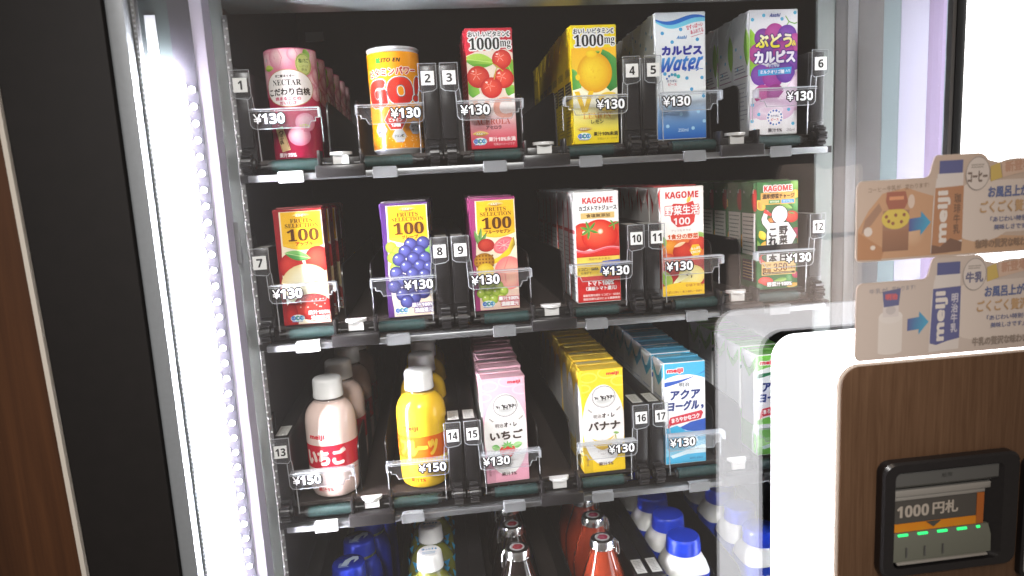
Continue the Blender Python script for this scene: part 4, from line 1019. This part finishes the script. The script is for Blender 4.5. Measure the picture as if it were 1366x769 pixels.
for r in range(37):
    for cix in range(2):
        t = .28+.42*cix; x = -.2103+t*.0163; y = -.0545+t*.0055
        if ledm is None:
            b = MB(); b.lathe([(.0018, 0), (.0027, .0004), (.0023, .0012), (.001, .0019), (.0001, .002)], 12); ledm = b.mesh('led', 'led', 60)
        o = new_obj('led', ledm, refl, (x, y, .066-r*.0148-(.0035 if cix else 0)))
        o.rotation_euler = (radians(90), 0, radians(19))

# right: steel jamb, profile strips, led strip
strip('jamb', [(.4232, .0035), (.4232, -.001), (.4426, -.001), (.4426, .0035)], 'galv')
strip('seal_profile', [(.4428, .003), (.4428, -.002), (.4475, -.0045), (.4535, -.0062), (.4535, .003)], 'dull')
strip('clear_profile', [(.4537, -.004), (.4537, -.0072), (.457, -.0085), (.4615, -.0118), (.4615, -.006)], 'edge')
strip('dull_profile', [(.4617, -.0065), (.4617, -.012), (.4831, -.022), (.4831, -.016)], 'dull')
strip('blue_profile', [(.4833, -.0168), (.4833, -.0222), (.4966, -.03), (.4966, -.0245)], 'bluegrey')
strip('pale_profile', [(.4968, -.025), (.4968, -.0302), (.5186, -.042), (.5186, -.037)], 'pale')
strip('purple_profile', [(.5188, -.0375), (.5188, -.0422), (.5298, -.052), (.5298, -.047)], 'purple')
rs = strip('led_strip', [(.5300, -.048), (.5300, -.0522), (.5350, -.062), (.5350, -.057)], 'bluegrey')
lm = None
for r in range(86):
    for cix in range(2):
        t = .28+.44*cix; x = .5300+t*.005; y = -.0522-t*.0098
        if lm is None:
            b = MB(); b.lathe([(.0011, 0), (.0014, .0005), (.0006, .001), (.0001, .001)], 8); lm = b.mesh('led', 'ledr', 60)
        o = new_obj('led', lm, rs, (x-.0002, y-.0001, .14-r*.0062-(.003 if cix else 0)))
        o.rotation_euler = (radians(90), 0, radians(-55))
b = MB(); b.lathe([(.0045, .13), (.0045, -.64)], 16, .5455, -.0695); part('lamp_tube', b, 'tube2')
strip('gasket', [(.5140, -.086), (.5140, -.0845), (.5230, -.0845), (.5230, -.086)], 'gasket')
strip('gasket_lip', [(.5102, -.0845), (.5102, -.078), (.5228, -.078), (.5228, -.0843)], 'rubber')
strip('lit_panel', [(.5234, -.088), (.5234, -.080), (.80, -.080), (.80, -.088)], 'lit', -.62, ZT)

# door frame, trim, seal, glass
b = MB(); b.prismz([(-.3705, -.083), (-.3705, -.03), (-.2505, -.03), (-.2505, -.083), (-.252, -.0855), (-.369, -.0855)], ZB-.3, ZT+.1); part('door_frame', b, 'blackmatt')
b = MB(); b.prismz([(-.2503, -.0815), (-.2503, -.045), (-.2425, -.045), (-.2335, -.0655), (-.2335, -.0765), (-.2355, -.0835), (-.2465, -.0853), (-.2488, -.0845)], ZB-.3, ZT+.1); part('door_trim', b, 'silver', smooth=50)
seal = MB(); seal.box(-.2333, -.2300, -.0745, -.066, ZB, ZT, .0005); seal = part('door_seal', seal, 'rubber')
sm = MB()
for i in range(210): sm.box(-.2322, -.2310, -.0756, -.0744, .2-i*.0042, .2-i*.0042+.0016)
tag(part('seal_perforation', sm, 'silver'), kind='stuff')
glass = MB(); glass.box(-.2298, .5100, -.0725, -.0685, -.62, .21); part('window_pane', glass, 'glass')

# ------------------------------------------------------------------ shelves and lanes
TAGS = [(-.1655, 1), (.0108, -1), (.0318, 1), (.2158, -1), (.2378, 1), (.4178, -1)]
PAIRS = [-.079, .1235, .328]

def gear_mesh():
    b = MB(); n = 12; pts = []
    for i in range(n):
        t = 2*pi*i/n; d = 2*pi/n
        for r, f in ((.0088, 0), (.0088, .22), (.0116, .34), (.0116, .72), (.0088, .84)): pts.append((r*cos(t+f*d), r*sin(t+f*d)))
    b.prismx(pts, -.0046, .0046); b.cyl((-.0075, 0, 0), (.0075, 0, 0), .005, 12); return b.mesh('gear', 'black', 30)
def holder_meshes(sd):
    """clear price and number holder; x measured from the tag centre, z from the shelf"""
    X = lambda v: sd*v*MM
    p = MB()
    def pr(pts, y0, y1):
        pts = [(X(x), z*MM) for x, z in pts]; p.prism(pts if sd > 0 else pts[::-1], y0, y1)
    pr([(-8.6, 61.5), (-8.6, 84), (-7, 85.5), (8.2, 85.5), (8.8, 84), (8.8, 61), (6, 58), (-4, 59)], -.0155, -.0140)
    pr([(5.4, 58.5), (9.4, 60.8), (10.4, 50), (10.4, 46.2), (6.2, 46.2)], -.0155, -.0140)
    pr([(6, 46), (71, 46), (71, 39), (66.5, 39), (66.5, 35.6), (62, 35.6), (59.5, 30), (11, 30), (8, 31), (6.2, 34)], -.0172, -.0158)
    pr([(6, 47.8), (71.4, 47.8), (71.4, 46.2), (6, 46.2)], -.0205, -.0105)
    e = MB(); r = .00042
    def tb(pts, y, closed=False, rr=r): e.tube([(X(x), y, z*MM) for x, z in pts], rr, 5, closed)
    tb([(-8.6, 62), (-8.6, 85.5), (8.8, 85.5), (8.8, 61), (6, 58.2), (-5, 59.5)], -.0150, True)
    tb([(9.6, 60.5), (10.6, 48)], -.0150); tb([(5.2, 58), (6.0, 34), (8, 31), (11, 30), (59.5, 30), (62, 35.6), (66.5, 35.6), (66.5, 39), (71, 39), (71, 47)], -.0168)
    tb([(6, 47.8), (71.4, 47.8)], -.0203, rr=.0005); tb([(6, 46), (71.4, 46)], -.0203, rr=.0003)
    e.box(*sorted((X(69.6), X(71.6))), -.0206, -.010, 39.5*MM, 47.9*MM)
    tb([(10.4, 46), (11.2, 0)], -.0105, rr=.0006); tb([(71, 40), (71, 16)], -.0085, rr=.0006)
    for i in range(42):
        x = 8+i*1.5; e.box(*sorted((X(x), X(x+.75))), -.0203, -.0118, 47.85*MM, 48.9*MM)
    return p.mesh('price_holder', 'clear', 30), e.mesh('holder_edge', 'edge', 30)
HOLD = {1: holder_meshes(1), -1: holder_meshes(-1)}
GEAR = gear_mesh()
def price_mesh(t):
    a = Art(34, 14); a.text(t, 17, 7, w=28.5, h=9.4, c=(244, 246, 248), bold=.12, out=[((8, 8, 12), 1.3)])
    return a.build('price_lettering', 'print', lambda u, v, z: ((u-17)*MM, -(z)*MM*.6, (7-v)*MM))
PRICE = {'130': price_mesh('¥130'), '150': price_mesh('¥150')}
def number_mesh(n):
    a = Art(13, 13); a.text(str(n), 6.5, 6.6, h=8.2, w=(3.6 if n == 1 else 5.6 if n < 10 else 9.8), c=(24, 24, 26), bold=.12)
    return a.build('number_lettering', 'print', lambda u, v, z: ((u-6.5)*MM, -z*MM, (6.5-v)*MM))
tb_ = MB(); tb_.box(-.0064, .0064, -.0003, .0003, -.0066, .0066); TAGM = tb_.mesh('number_tag', 'paper', 30)
rb = MB(); rb.cyl((-.0232, 0, 0), (.0232, 0, 0), .0058, 24); ROLL = rb.mesh('roller', 'teal', 40)
rb = MB(); rb.cyl((-.034, 0, 0), (.034, 0, 0), .0022, 10); rb.cyl((-.0268, 0, 0), (-.0234, 0, 0), .0045, 14); rb.cyl((.0234, 0, 0), (.0268, 0, 0), .0045, 14); AXLE = rb.mesh('axle', 'black', 40)
cb = MB(); cb.box(-.0235, .0235, -.027, -.0125, -.0205, -.0085, .0015); cb.box(-.0215, -.0185, -.02, .0, -.012, .006, .0006); cb.box(.0185, .0215, -.02, .0, -.012, .006, .0006); cb.box(-.0185, .0185, -.0085, .0, -.016, -.001, .0005); CLIP = cb.mesh('lane_clip', 'black', 35)
wt = MB(); wt.prismz([(-.0108+.0216*i/14, -.0085-.0085*sin(pi*i/14)**.7) for i in range(15)]+[(.0108, -.0055), (-.0108, -.0055)], .0012, .0042); wt.box(-.0075, .0075, -.0125, -.0075, -.0075, .0011); TAB = wt.mesh('white_tab', 'white', 35)
lbm = MB(); lbm.box(-.0118, .0118, -.0006, .0006, -.0052, .0052, .0004, 1); lbm.box(-.0112, .0112, -.0014, .006, .0046, .0058, .0003, 1); LBGLARE = lbm.mesh('shelf_label', 'paper', 35)
lbm = MB(); lbm.box(-.0118, .0118, -.0006, .0006, -.0052, .0052, .0004, 1); lbm.box(-.0112, .0112, -.0014, .006, .0046, .0058, .0003, 1); LBG = lbm.mesh('shelf_label', 'greylabel', 35)

def post_mesh(h):
    b = MB(); b.box(-.0088, .0088, -.0045, .42, -.001, h, .0012); b.box(-.0072, .0072, -.0075, -.0045, .012, h-.006, .0008); return b.mesh('lane_post', 'black', 35)
def divider_mesh(h):
    b = MB(); pts = [(.43, 0), (.43, h)]+[(.018+.012*(1-sin(pi/2*i/6)), h-.012*(1-cos(pi/2*i/6))) for i in range(7)]+[(.016, 0)]
    b.prismx(pts, -.0008, .0008); return b.mesh('lane_divider', 'black', 35)
def sticker_mesh():
    a = Art(12, 30); a.rect(0, 0, 12, 30, (205, 205, 200)); a.scribble(2, 3, 10, 27, 8, (130, 130, 130), 3, .55)
    return a.build('sticker', 'print', lambda u, v, z: ((u-6)*MM, (30-v)*MM, z*MM))
DIV = divider_mesh(.057); STK = sticker_mesh()

num = 0
for row, (zb, post_h, dz) in enumerate(((Z1, .084, -.0015), (Z2, .081, -.0035), (Z3, .076, -.0065), (Z4, .076, -.0065))):
    deck = MB(); deck.box(-.186, .444, .0025, .44, zb-.0042, zb-.0001, .0004, 1); sh = part('shelf_deck', deck, 'inner')
    rl = MB(); rl.box(-.1665, .4235, -.0222, -.0118, zb-.0215, zb-.0150, .0010); part('shelf_rail', rl, 'steel')
    bm_ = MB(); bm_.box(-.176, .434, -.0118, .0025, zb-.0215, zb-.0145); part('shelf_beam', bm_, 'black')
    PM = post_mesh(post_h)
    for px in PAIRS:
        o = mpart('lane_clip', CLIP); o.location = (OFF[0]+px, OFF[1], OFF[2]+zb)
        mpart('white_tab', TAB, o)
    for li, (tx, sd) in enumerate(TAGS):
        num += 1
        p = mpart('lane_post', PM); p.location = (OFF[0]+tx-(.002 if sd > 0 else -.002), OFF[1], OFF[2]+zb)
        mpart('sticker', STK, p).location = (0, .002, post_h+.0002)
        mpart('gear', GEAR, p).location = (0, -.0085, -.0035)
        d = mpart('lane_divider', DIV); d.location = (OFF[0]+tx+sd*.0735, OFF[1], OFF[2]+zb)
        r = mpart('roller', ROLL); r.location = (OFF[0]+tx+sd*.0435, OFF[1]-.0075, OFF[2]+zb-.0069)
        mpart('axle', AXLE, r)
        lb = mpart('shelf_label', LBGLARE if li == 0 else LBG); lb.location = (OFF[0]+tx+sd*.0435-.004, OFF[1]-.0236, OFF[2]+zb-.0182)  # first lane's label is whitened to carry the lamp's overexposure
        if row == 3: continue
        h = mpart('price_holder', HOLD[sd][0]); h.location = (OFF[0]+tx, OFF[1], OFF[2]+zb+dz)
        mpart('holder_edge', HOLD[sd][1], h)
        t = mpart('number_tag', TAGM, h); t.location = (0, -.0162, .0715)
        mpart('number_lettering', number_mesh(num), h).location = (0, -.0166, .0715)
        mpart('price_lettering', PRICE['150' if (row == 2 and li < 2) else '130'], h).location = (sd*.0235, -.0178, .0395)

# ------------------------------------------------------------------ payment unit on the door
PX0, PX1, PZ0, PZ1, PYF, PYB = .3295, .80, -.62, -.1980, -.1925, -.0836
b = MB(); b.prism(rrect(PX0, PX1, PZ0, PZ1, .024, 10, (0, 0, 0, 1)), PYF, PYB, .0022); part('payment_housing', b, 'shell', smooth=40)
b = MB(); b.prism(rrect(PX0+.002, PX1, PZ0, PZ1-.002, .022, 10, (0, 0, 0, 1)), PYB+.0002, PYB+.0022); part('housing_glow_mask', b, 'gasket')  # dark plate added to keep the glowing back out of the reflection
b = MB(); b.box(.42, .79, PYB+.0023, -.0728, -.6, -.25); part('housing_mount', b, 'gasket')
b = MB(); b.prism(rrect(PX0+.0008, PX1, PZ0, PZ1-.002, .019, 10, (0, 0, 0, 1)), PYF-.0027, PYF-.0001, .0006); part('panel_rim', b, 'beige', smooth=40)
b = MB(); b.prism(rrect(PX0+.0032, PX1, PZ0, PZ1-.0036, .017, 10, (0, 0, 0, 1)), PYF-.0042, PYF-.0028, .0005); part('wood_panel', b, 'wood', smooth=40)
# bill acceptor
BX0, BX1, BZ0, BZ1 = .3795, .5075, -.392, -.2875
yf = -.2190
b = MB()
outer = rrect(BX0, BX1, BZ0, BZ1, .010, 6); inner = rrect(BX0+.011, BX1-.016, BZ0+.0085, BZ1-.0085, .006, 6)
n = len(outer)
va = [b.bm.verts.new((x, yf+.002, z)) for x, z in outer]; vo = [b.bm.verts.new((x+(.0018 if x < .44 else -.0018), yf, z+(.0018 if z < -.34 else -.0018))) for x, z in outer]
vi = [b.bm.verts.new((x, yf, z)) for x, z in inner]; vd = [b.bm.verts.new((x+(.001 if x < .44 else -.010), -.2096, z)) for x, z in inner]; vb = [b.bm.verts.new((x, -.2093, z)) for x, z in outer]
for i in range(n):
    j = (i+1) % n
    for A_, B_ in ((vb, va), (va, vo), (vo, vi), (vi, vd)): b.bm.faces.new((A_[i], A_[j], B_[j], B_[i]))
bmesh.ops.recalc_face_normals(b.bm, faces=b.bm.faces[:])
bill = part('bill_acceptor', b, 'black', smooth=30)
bill.location = (OFF[0]-.0135, OFF[1]+.2092+PYF-.0042, OFF[2]+.0015)
IX0, IX1 = BX0+.0115, BX1-.026
def bp(name, mb, m): return mb.build(name, m, bill, (0, 0, 0), 30)
bp('slot_back', MB().box(IX0, BX1-.0162, -.2099, -.2094, BZ0+.0085, BZ1-.0085), 'gasket')
bp('slot_hood', MB().prismx([(-.21, -.2965), (-.2172, -.2975), (-.2172, -.309), (-.2135, -.3125), (-.21, -.3125)], IX0, IX1+.006), 'billgrey')
bp('slot_lip', MB().box(IX0, IX1+.002, -.2142, -.2101, -.3205, -.3145, .0008), 'billsilver')
bp('slot_lip_lower', MB().box(IX0, IX1-.002, -.2128, -.2101, -.3245, -.3212, .0005), 'billsilver')
bp('slot_label', MB().box(IX0, IX1-.009, -.2118, -.2101, -.346, -.3248), 'billscreen')
bp('slot_orange_band', MB().box(IX0, IX1-.009, -.2121, -.2101, -.3538, -.3462), 'billorange')
bp('slot_brown_edge', MB().box(IX1-.0088, IX1-.002, -.2121, -.2101, -.3538, -.325), 'billbrown')
tr = MB(); tr.prism([(IX0+.034, -.3462), (IX0+.048, -.3462), (IX0+.041, -.3515)], -.2126, -.2122); bp('slot_arrow', tr, 'billscreen')
bp('slot_ledge', MB().prismx([(-.21, -.354), (-.2132, -.354), (-.2168, -.3625), (-.2172, -.378), (-.21, -.3805)], IX0, IX1+.002), 'billolive')
for k in range(3):
    x = IX0+.012+k*.017; bp('ledge_groove', MB().box(x, x+.0012, -.2180, -.2171, -.3745, -.3655), 'billgrey')
bp('ledge_lip', MB().box(IX0+.003, IX1-.002, -.2192, -.2150, -.3805, -.3782, .0008), 'billsilver')
for k in range(5):
    x = IX0+.0065+k*.0185; w_ = .0095 if k < 4 else .0035
    bp('green_led', MB().box(x, x+w_, -.2148, -.2133, -.3568, -.3545, .0006), 'greenled')
a = Art(70, 20); a.text('1000', 18, 10, w=30, h=10.5, c=(176, 166, 154), bold=.25); a.text('円札', 49, 9.5, w=24, h=11, c=(176, 166, 154), bold=.45)
mpart('slot_lettering', a.build('slot_lettering', 'print', lambda u, v, z: (IX0+.004+u*MM*.98, -.2119-z*MM, -.3253-v*MM)), bill)
a = Art(16, 6); a.text('紙幣', 8, 3, w=10, h=4, c=(50, 50, 48)); mpart('hood_mark', a.build('hood_mark', 'print', lambda u, v, z: (IX0+.04+u*MM, -.2173-z*MM, -.2995-v*MM)), bill)
# next fitting, cut by the frame
b = MB(); b.prism(rrect(.5165, .60, -.41, -.298, .007, 6), -.2150, -.2093, .001); cz = part('coin_frame', b, 'black'); cz.location = (OFF[0]-.0145, OFF[1]+.2092+PYF-.0042, OFF[2]+.0015)
b = MB(); b.prism(rrect(.5195, .597, -.407, -.301, .006, 6), -.2172, -.2151, .0008); b.build('coin_plate', 'white', cz)

# ------------------------------------------------------------------ promotion cards standing on the payment unit
def card(name, x, z, coffee, label):
    CW, CH = 225.0, 88.0
    TOP = 18.5        # how far the bottle tab rises above the left shoulder
    o = empty(name, (x, PYF-.0022, z), label, 'promotion card', 'promotion cards above the payment unit')
    base = (196, 178, 164)
    # outline, u right, v down
    P_ = []
    def arc(cx, cy, r, a0, a1, n=6):
        for i in range(n+1):
            t = radians(a0+(a1-a0)*i/n); P_.append((cx+r*cos(t), cy+r*sin(t)))
    arc(6, CH-6, 6, 90, 180); arc(7, TOP+7, 7, 180, 270); arc(80, TOP-6, 6, 90, 20); arc(95, 6, 6, 195, 270); arc(142, 16, 16, 270, 322); arc(190, 90, 84, 255, 275, 5); arc(CW-8, 12, 8, 270, 360); arc(CW-5, CH-5, 5, 0, 90)
    b = MB(); pts = [(u*MM, (CH-v)*MM) for u, v in P_]; b.prism(pts[::-1], 0, .0012); bo = b.build('board', None, o); bo.data.materials.append(M['print']); solid_col(bo.data, base)
    a = Art(CW, CH)
    inner = [(p[0]+(.8 if p[0] < 20 else 0), p[1]+(1 if p[1] < 40 else -.8)) for p in P_]
    a.poly(inner, (206, 190, 178) if not coffee else (200, 176, 156))
    if coffee:
        a.poly([(2, 60), (14, 44), (30, 30), (58, 26), (72, 30), (112, 40), (112, CH-2), (2, CH-2)], (196, 140, 96)); a.poly([(2, 86), (2, 62), (18, 70), (34, 78), (30, 87)], (176, 112, 66)); a.poly([(6, 64), (10, 52), (26, 38), (30, 44), (18, 56)], (150, 106, 80)); a.ell(14, 62, 5, 4, (232, 220, 210)); a.ell(68, 66, 14, 12, (222, 176, 134), (196, 140, 96)); a.ell(20, 76, 3, 2, (240, 225, 210))
        a.rect(114, 74, CW-1, CH-1.5, (206, 160, 120)); a.poly([(110, 60), (118, 70), (140, 76), (170, 72), (CW-1, 76), (CW-1, CH-1.5), (110, CH-1.5)], (206, 158, 116))
    a.ell(150, 50, 44, 27, (228, 214, 202), off=(0, 0))
    a.rect(150, 24, CW-6, 76, (228, 214, 202)) if not coffee else a.rect(150, 24, CW-6, 70, (228, 214, 202))
    # old bottle with paper hood
    if coffee:
        a.rect(31, 45, 66-4, CH-8, (150, 100, 72)); a.rect(31, 62, 62, CH-8, (146, 92, 62), (120, 74, 50)); a.ell(46, 52, 16.5, 9, (226, 196, 60)); 
        for dx, dy in ((-8, 2), (0, -3), (7, 3), (-3, 4), (10, -3), (-11, -2)): a.ell(46+dx, 52+dy, 2, 1.6, (130, 60, 40), n=10)
        a.poly([(35, 29), (57, 29), (60, 38), (56, 44), (38, 44), (34, 37)], (150, 70, 50)); a.rect(38, 33, 55, 36, (226, 140, 90)); a.ell(64, 38, 4, 6, (226, 200, 180))
    else:
        a.rect(27, 50, 56, CH-6, (232, 224, 216)); a.ell(41.5, CH-6.5, 14.5, 2.5, (232, 224, 216)); a.ell(41.5, 50, 14.5, 6, (238, 232, 226)); a.rect(32, 36, 51, 50, (224, 216, 214)); a.ell(41.5, 44, 6, 4, (196, 190, 190))
        a.poly([(31, 27), (53, 25), (51, 40), (33, 41)], (60, 70, 130)); a.text('明治', 42, 32, w=14, h=5, c=(206, 70, 80), bold=.5)
    a.text('コーヒー牛乳が' if coffee else '牛乳が', 32 if coffee else 26, 26, w=38 if coffee else 22, h=4.6, c=(110, 84, 64) if coffee else (80, 84, 110), rot=-2); a.text('変わります!', 70 if coffee else 56, 25, w=28, h=4.6, c=(110, 84, 64) if coffee else (80, 84, 110), rot=-2)
    a.poly([(62, 53), (76, 52), (76, 47), (88, 57), (76, 68), (76, 63), (62, 64)], [(50, 60, 140), (30, 130, 190), (30, 140, 200), (30, 160, 215), (30, 140, 200), (30, 130, 190), (50, 60, 140)])
    # new bottle
    a.poly([(93, 20), (124, 18), (127, 40), (126, CH-4), (89, CH-3), (90, 40)], (228, 220, 214)); a.rect(96, 5, 124, 16, (50, 62, 130)); a.rect(94, 16, 125, 26, (226, 220, 216))
    bc = (176, 110, 66) if coffee else (52, 62, 134)
    a.poly([(92, 28), (126, 27), (126.5, 74), (112, 76), (98, 79), (90, 77)], bc)
    if coffee: a.poly([(90, 77), (100, 79), (112, 72), (126.5, 76), (126, CH-4), (89.5, CH-3)], (96, 60, 44))
    a.text('meiji', 103, 53, w=44, h=14, c=(238, 232, 226), bold=.7, rot=-90)
    a.vtext('珈琲牛乳' if coffee else '明治牛乳', 119, 51, 8, (90, 58, 40) if coffee else (220, 220, 235), bold=.2)
    a.ell(142, 17.5, 14.5, 14.5, (226, 216, 208), off=(0, 0)); a.ring(142, 17.5, 13.8, 13.8, .8, (140, 130, 124)); a.text('コーヒー' if coffee else '牛乳', 142, 20, w=23 if coffee else 21, h=9, c=(90, 74, 64) if coffee else (70, 76, 120), bold=.5); a.scribble(134, 9, 150, 13, 2, (150, 140, 130), 3, .6)
    a.poly([(157, 12), (168, 9), (172, 22), (158, 25)], (214, 180, 70)); a.poly([(170, 9), (CW-2, 5), (CW-2, 15), (172, 22)], (222, 186, 160)); a.text('新登場!', 192, 12, w=34, h=9, c=(196, 140, 110), bold=.5, rot=-4)
    a.text('お風呂上がりに', 190, 34, w=68, h=9.5, c=(60, 84, 150), bold=.4); a.text('ごくごく贅沢!', 180, 47, w=66, h=10, c=(196, 150, 96), bold=.4)
    a.text('「あじわい特別な', 186, 58, w=52, h=4.6, c=(84, 96, 146), bold=.15); a.text('美味しさです」', 186, 65, w=42, h=4.6, c=(84, 96, 146), bold=.15)
    a.text('珈琲の贅沢な味わい' if coffee else '牛乳の贅沢な味わい', 178, 79, w=70, h=7.5, c=(130, 100, 76) if coffee else (130, 116, 104), bold=.3)
    a.tris = [[(*p[:3], *mixc(p[3:6], (186, 174, 166), .38)) for p in t] for t in a.tris]
    new_obj('card_print', a.build('card_print', 'print', lambda u, v, z_: (u*MM, -(z_+.04)*MM, (CH-v)*MM)), o)
    return o
K = .98
c2 = card('promotion_card', .3455, PZ1+.0003, False, 'beige card showing plain milk bottles, resting on white housing')
c1 = card('promotion_card', .3440, PZ1+.0003+.0832, True, 'brown card showing coffee milk bottles, above the plain milk card')
for c_, s_ in ((c1, .80), (c2, .80)):
    c_.scale = (.74, 1, .943)

# ------------------------------------------------------------------ timber beside the machine
def leaning(name, o0, o1, y0, y1, m):
    # board whose right edge leans a little from plumb, as it stands beside the door
    e = lambda z: -.3342-(z+.12)*.0215
    z0, z1 = -1.05, .5
    b = MB(); b.prism([(o0(e(z0)), z0), (o1(e(z0)), z0), (o1(e(z1)), z1), (o0(e(z1)), z1)], y0, y1); tag(b.build(name, m), kind='structure')
leaning('timber_wall', lambda x: -.75, lambda x: x-.0042, -.0895, -.0862, 'timber')
leaning('wall_edge_strip', lambda x: x-.0040, lambda x: x, -.0905, -.0861, 'cream')
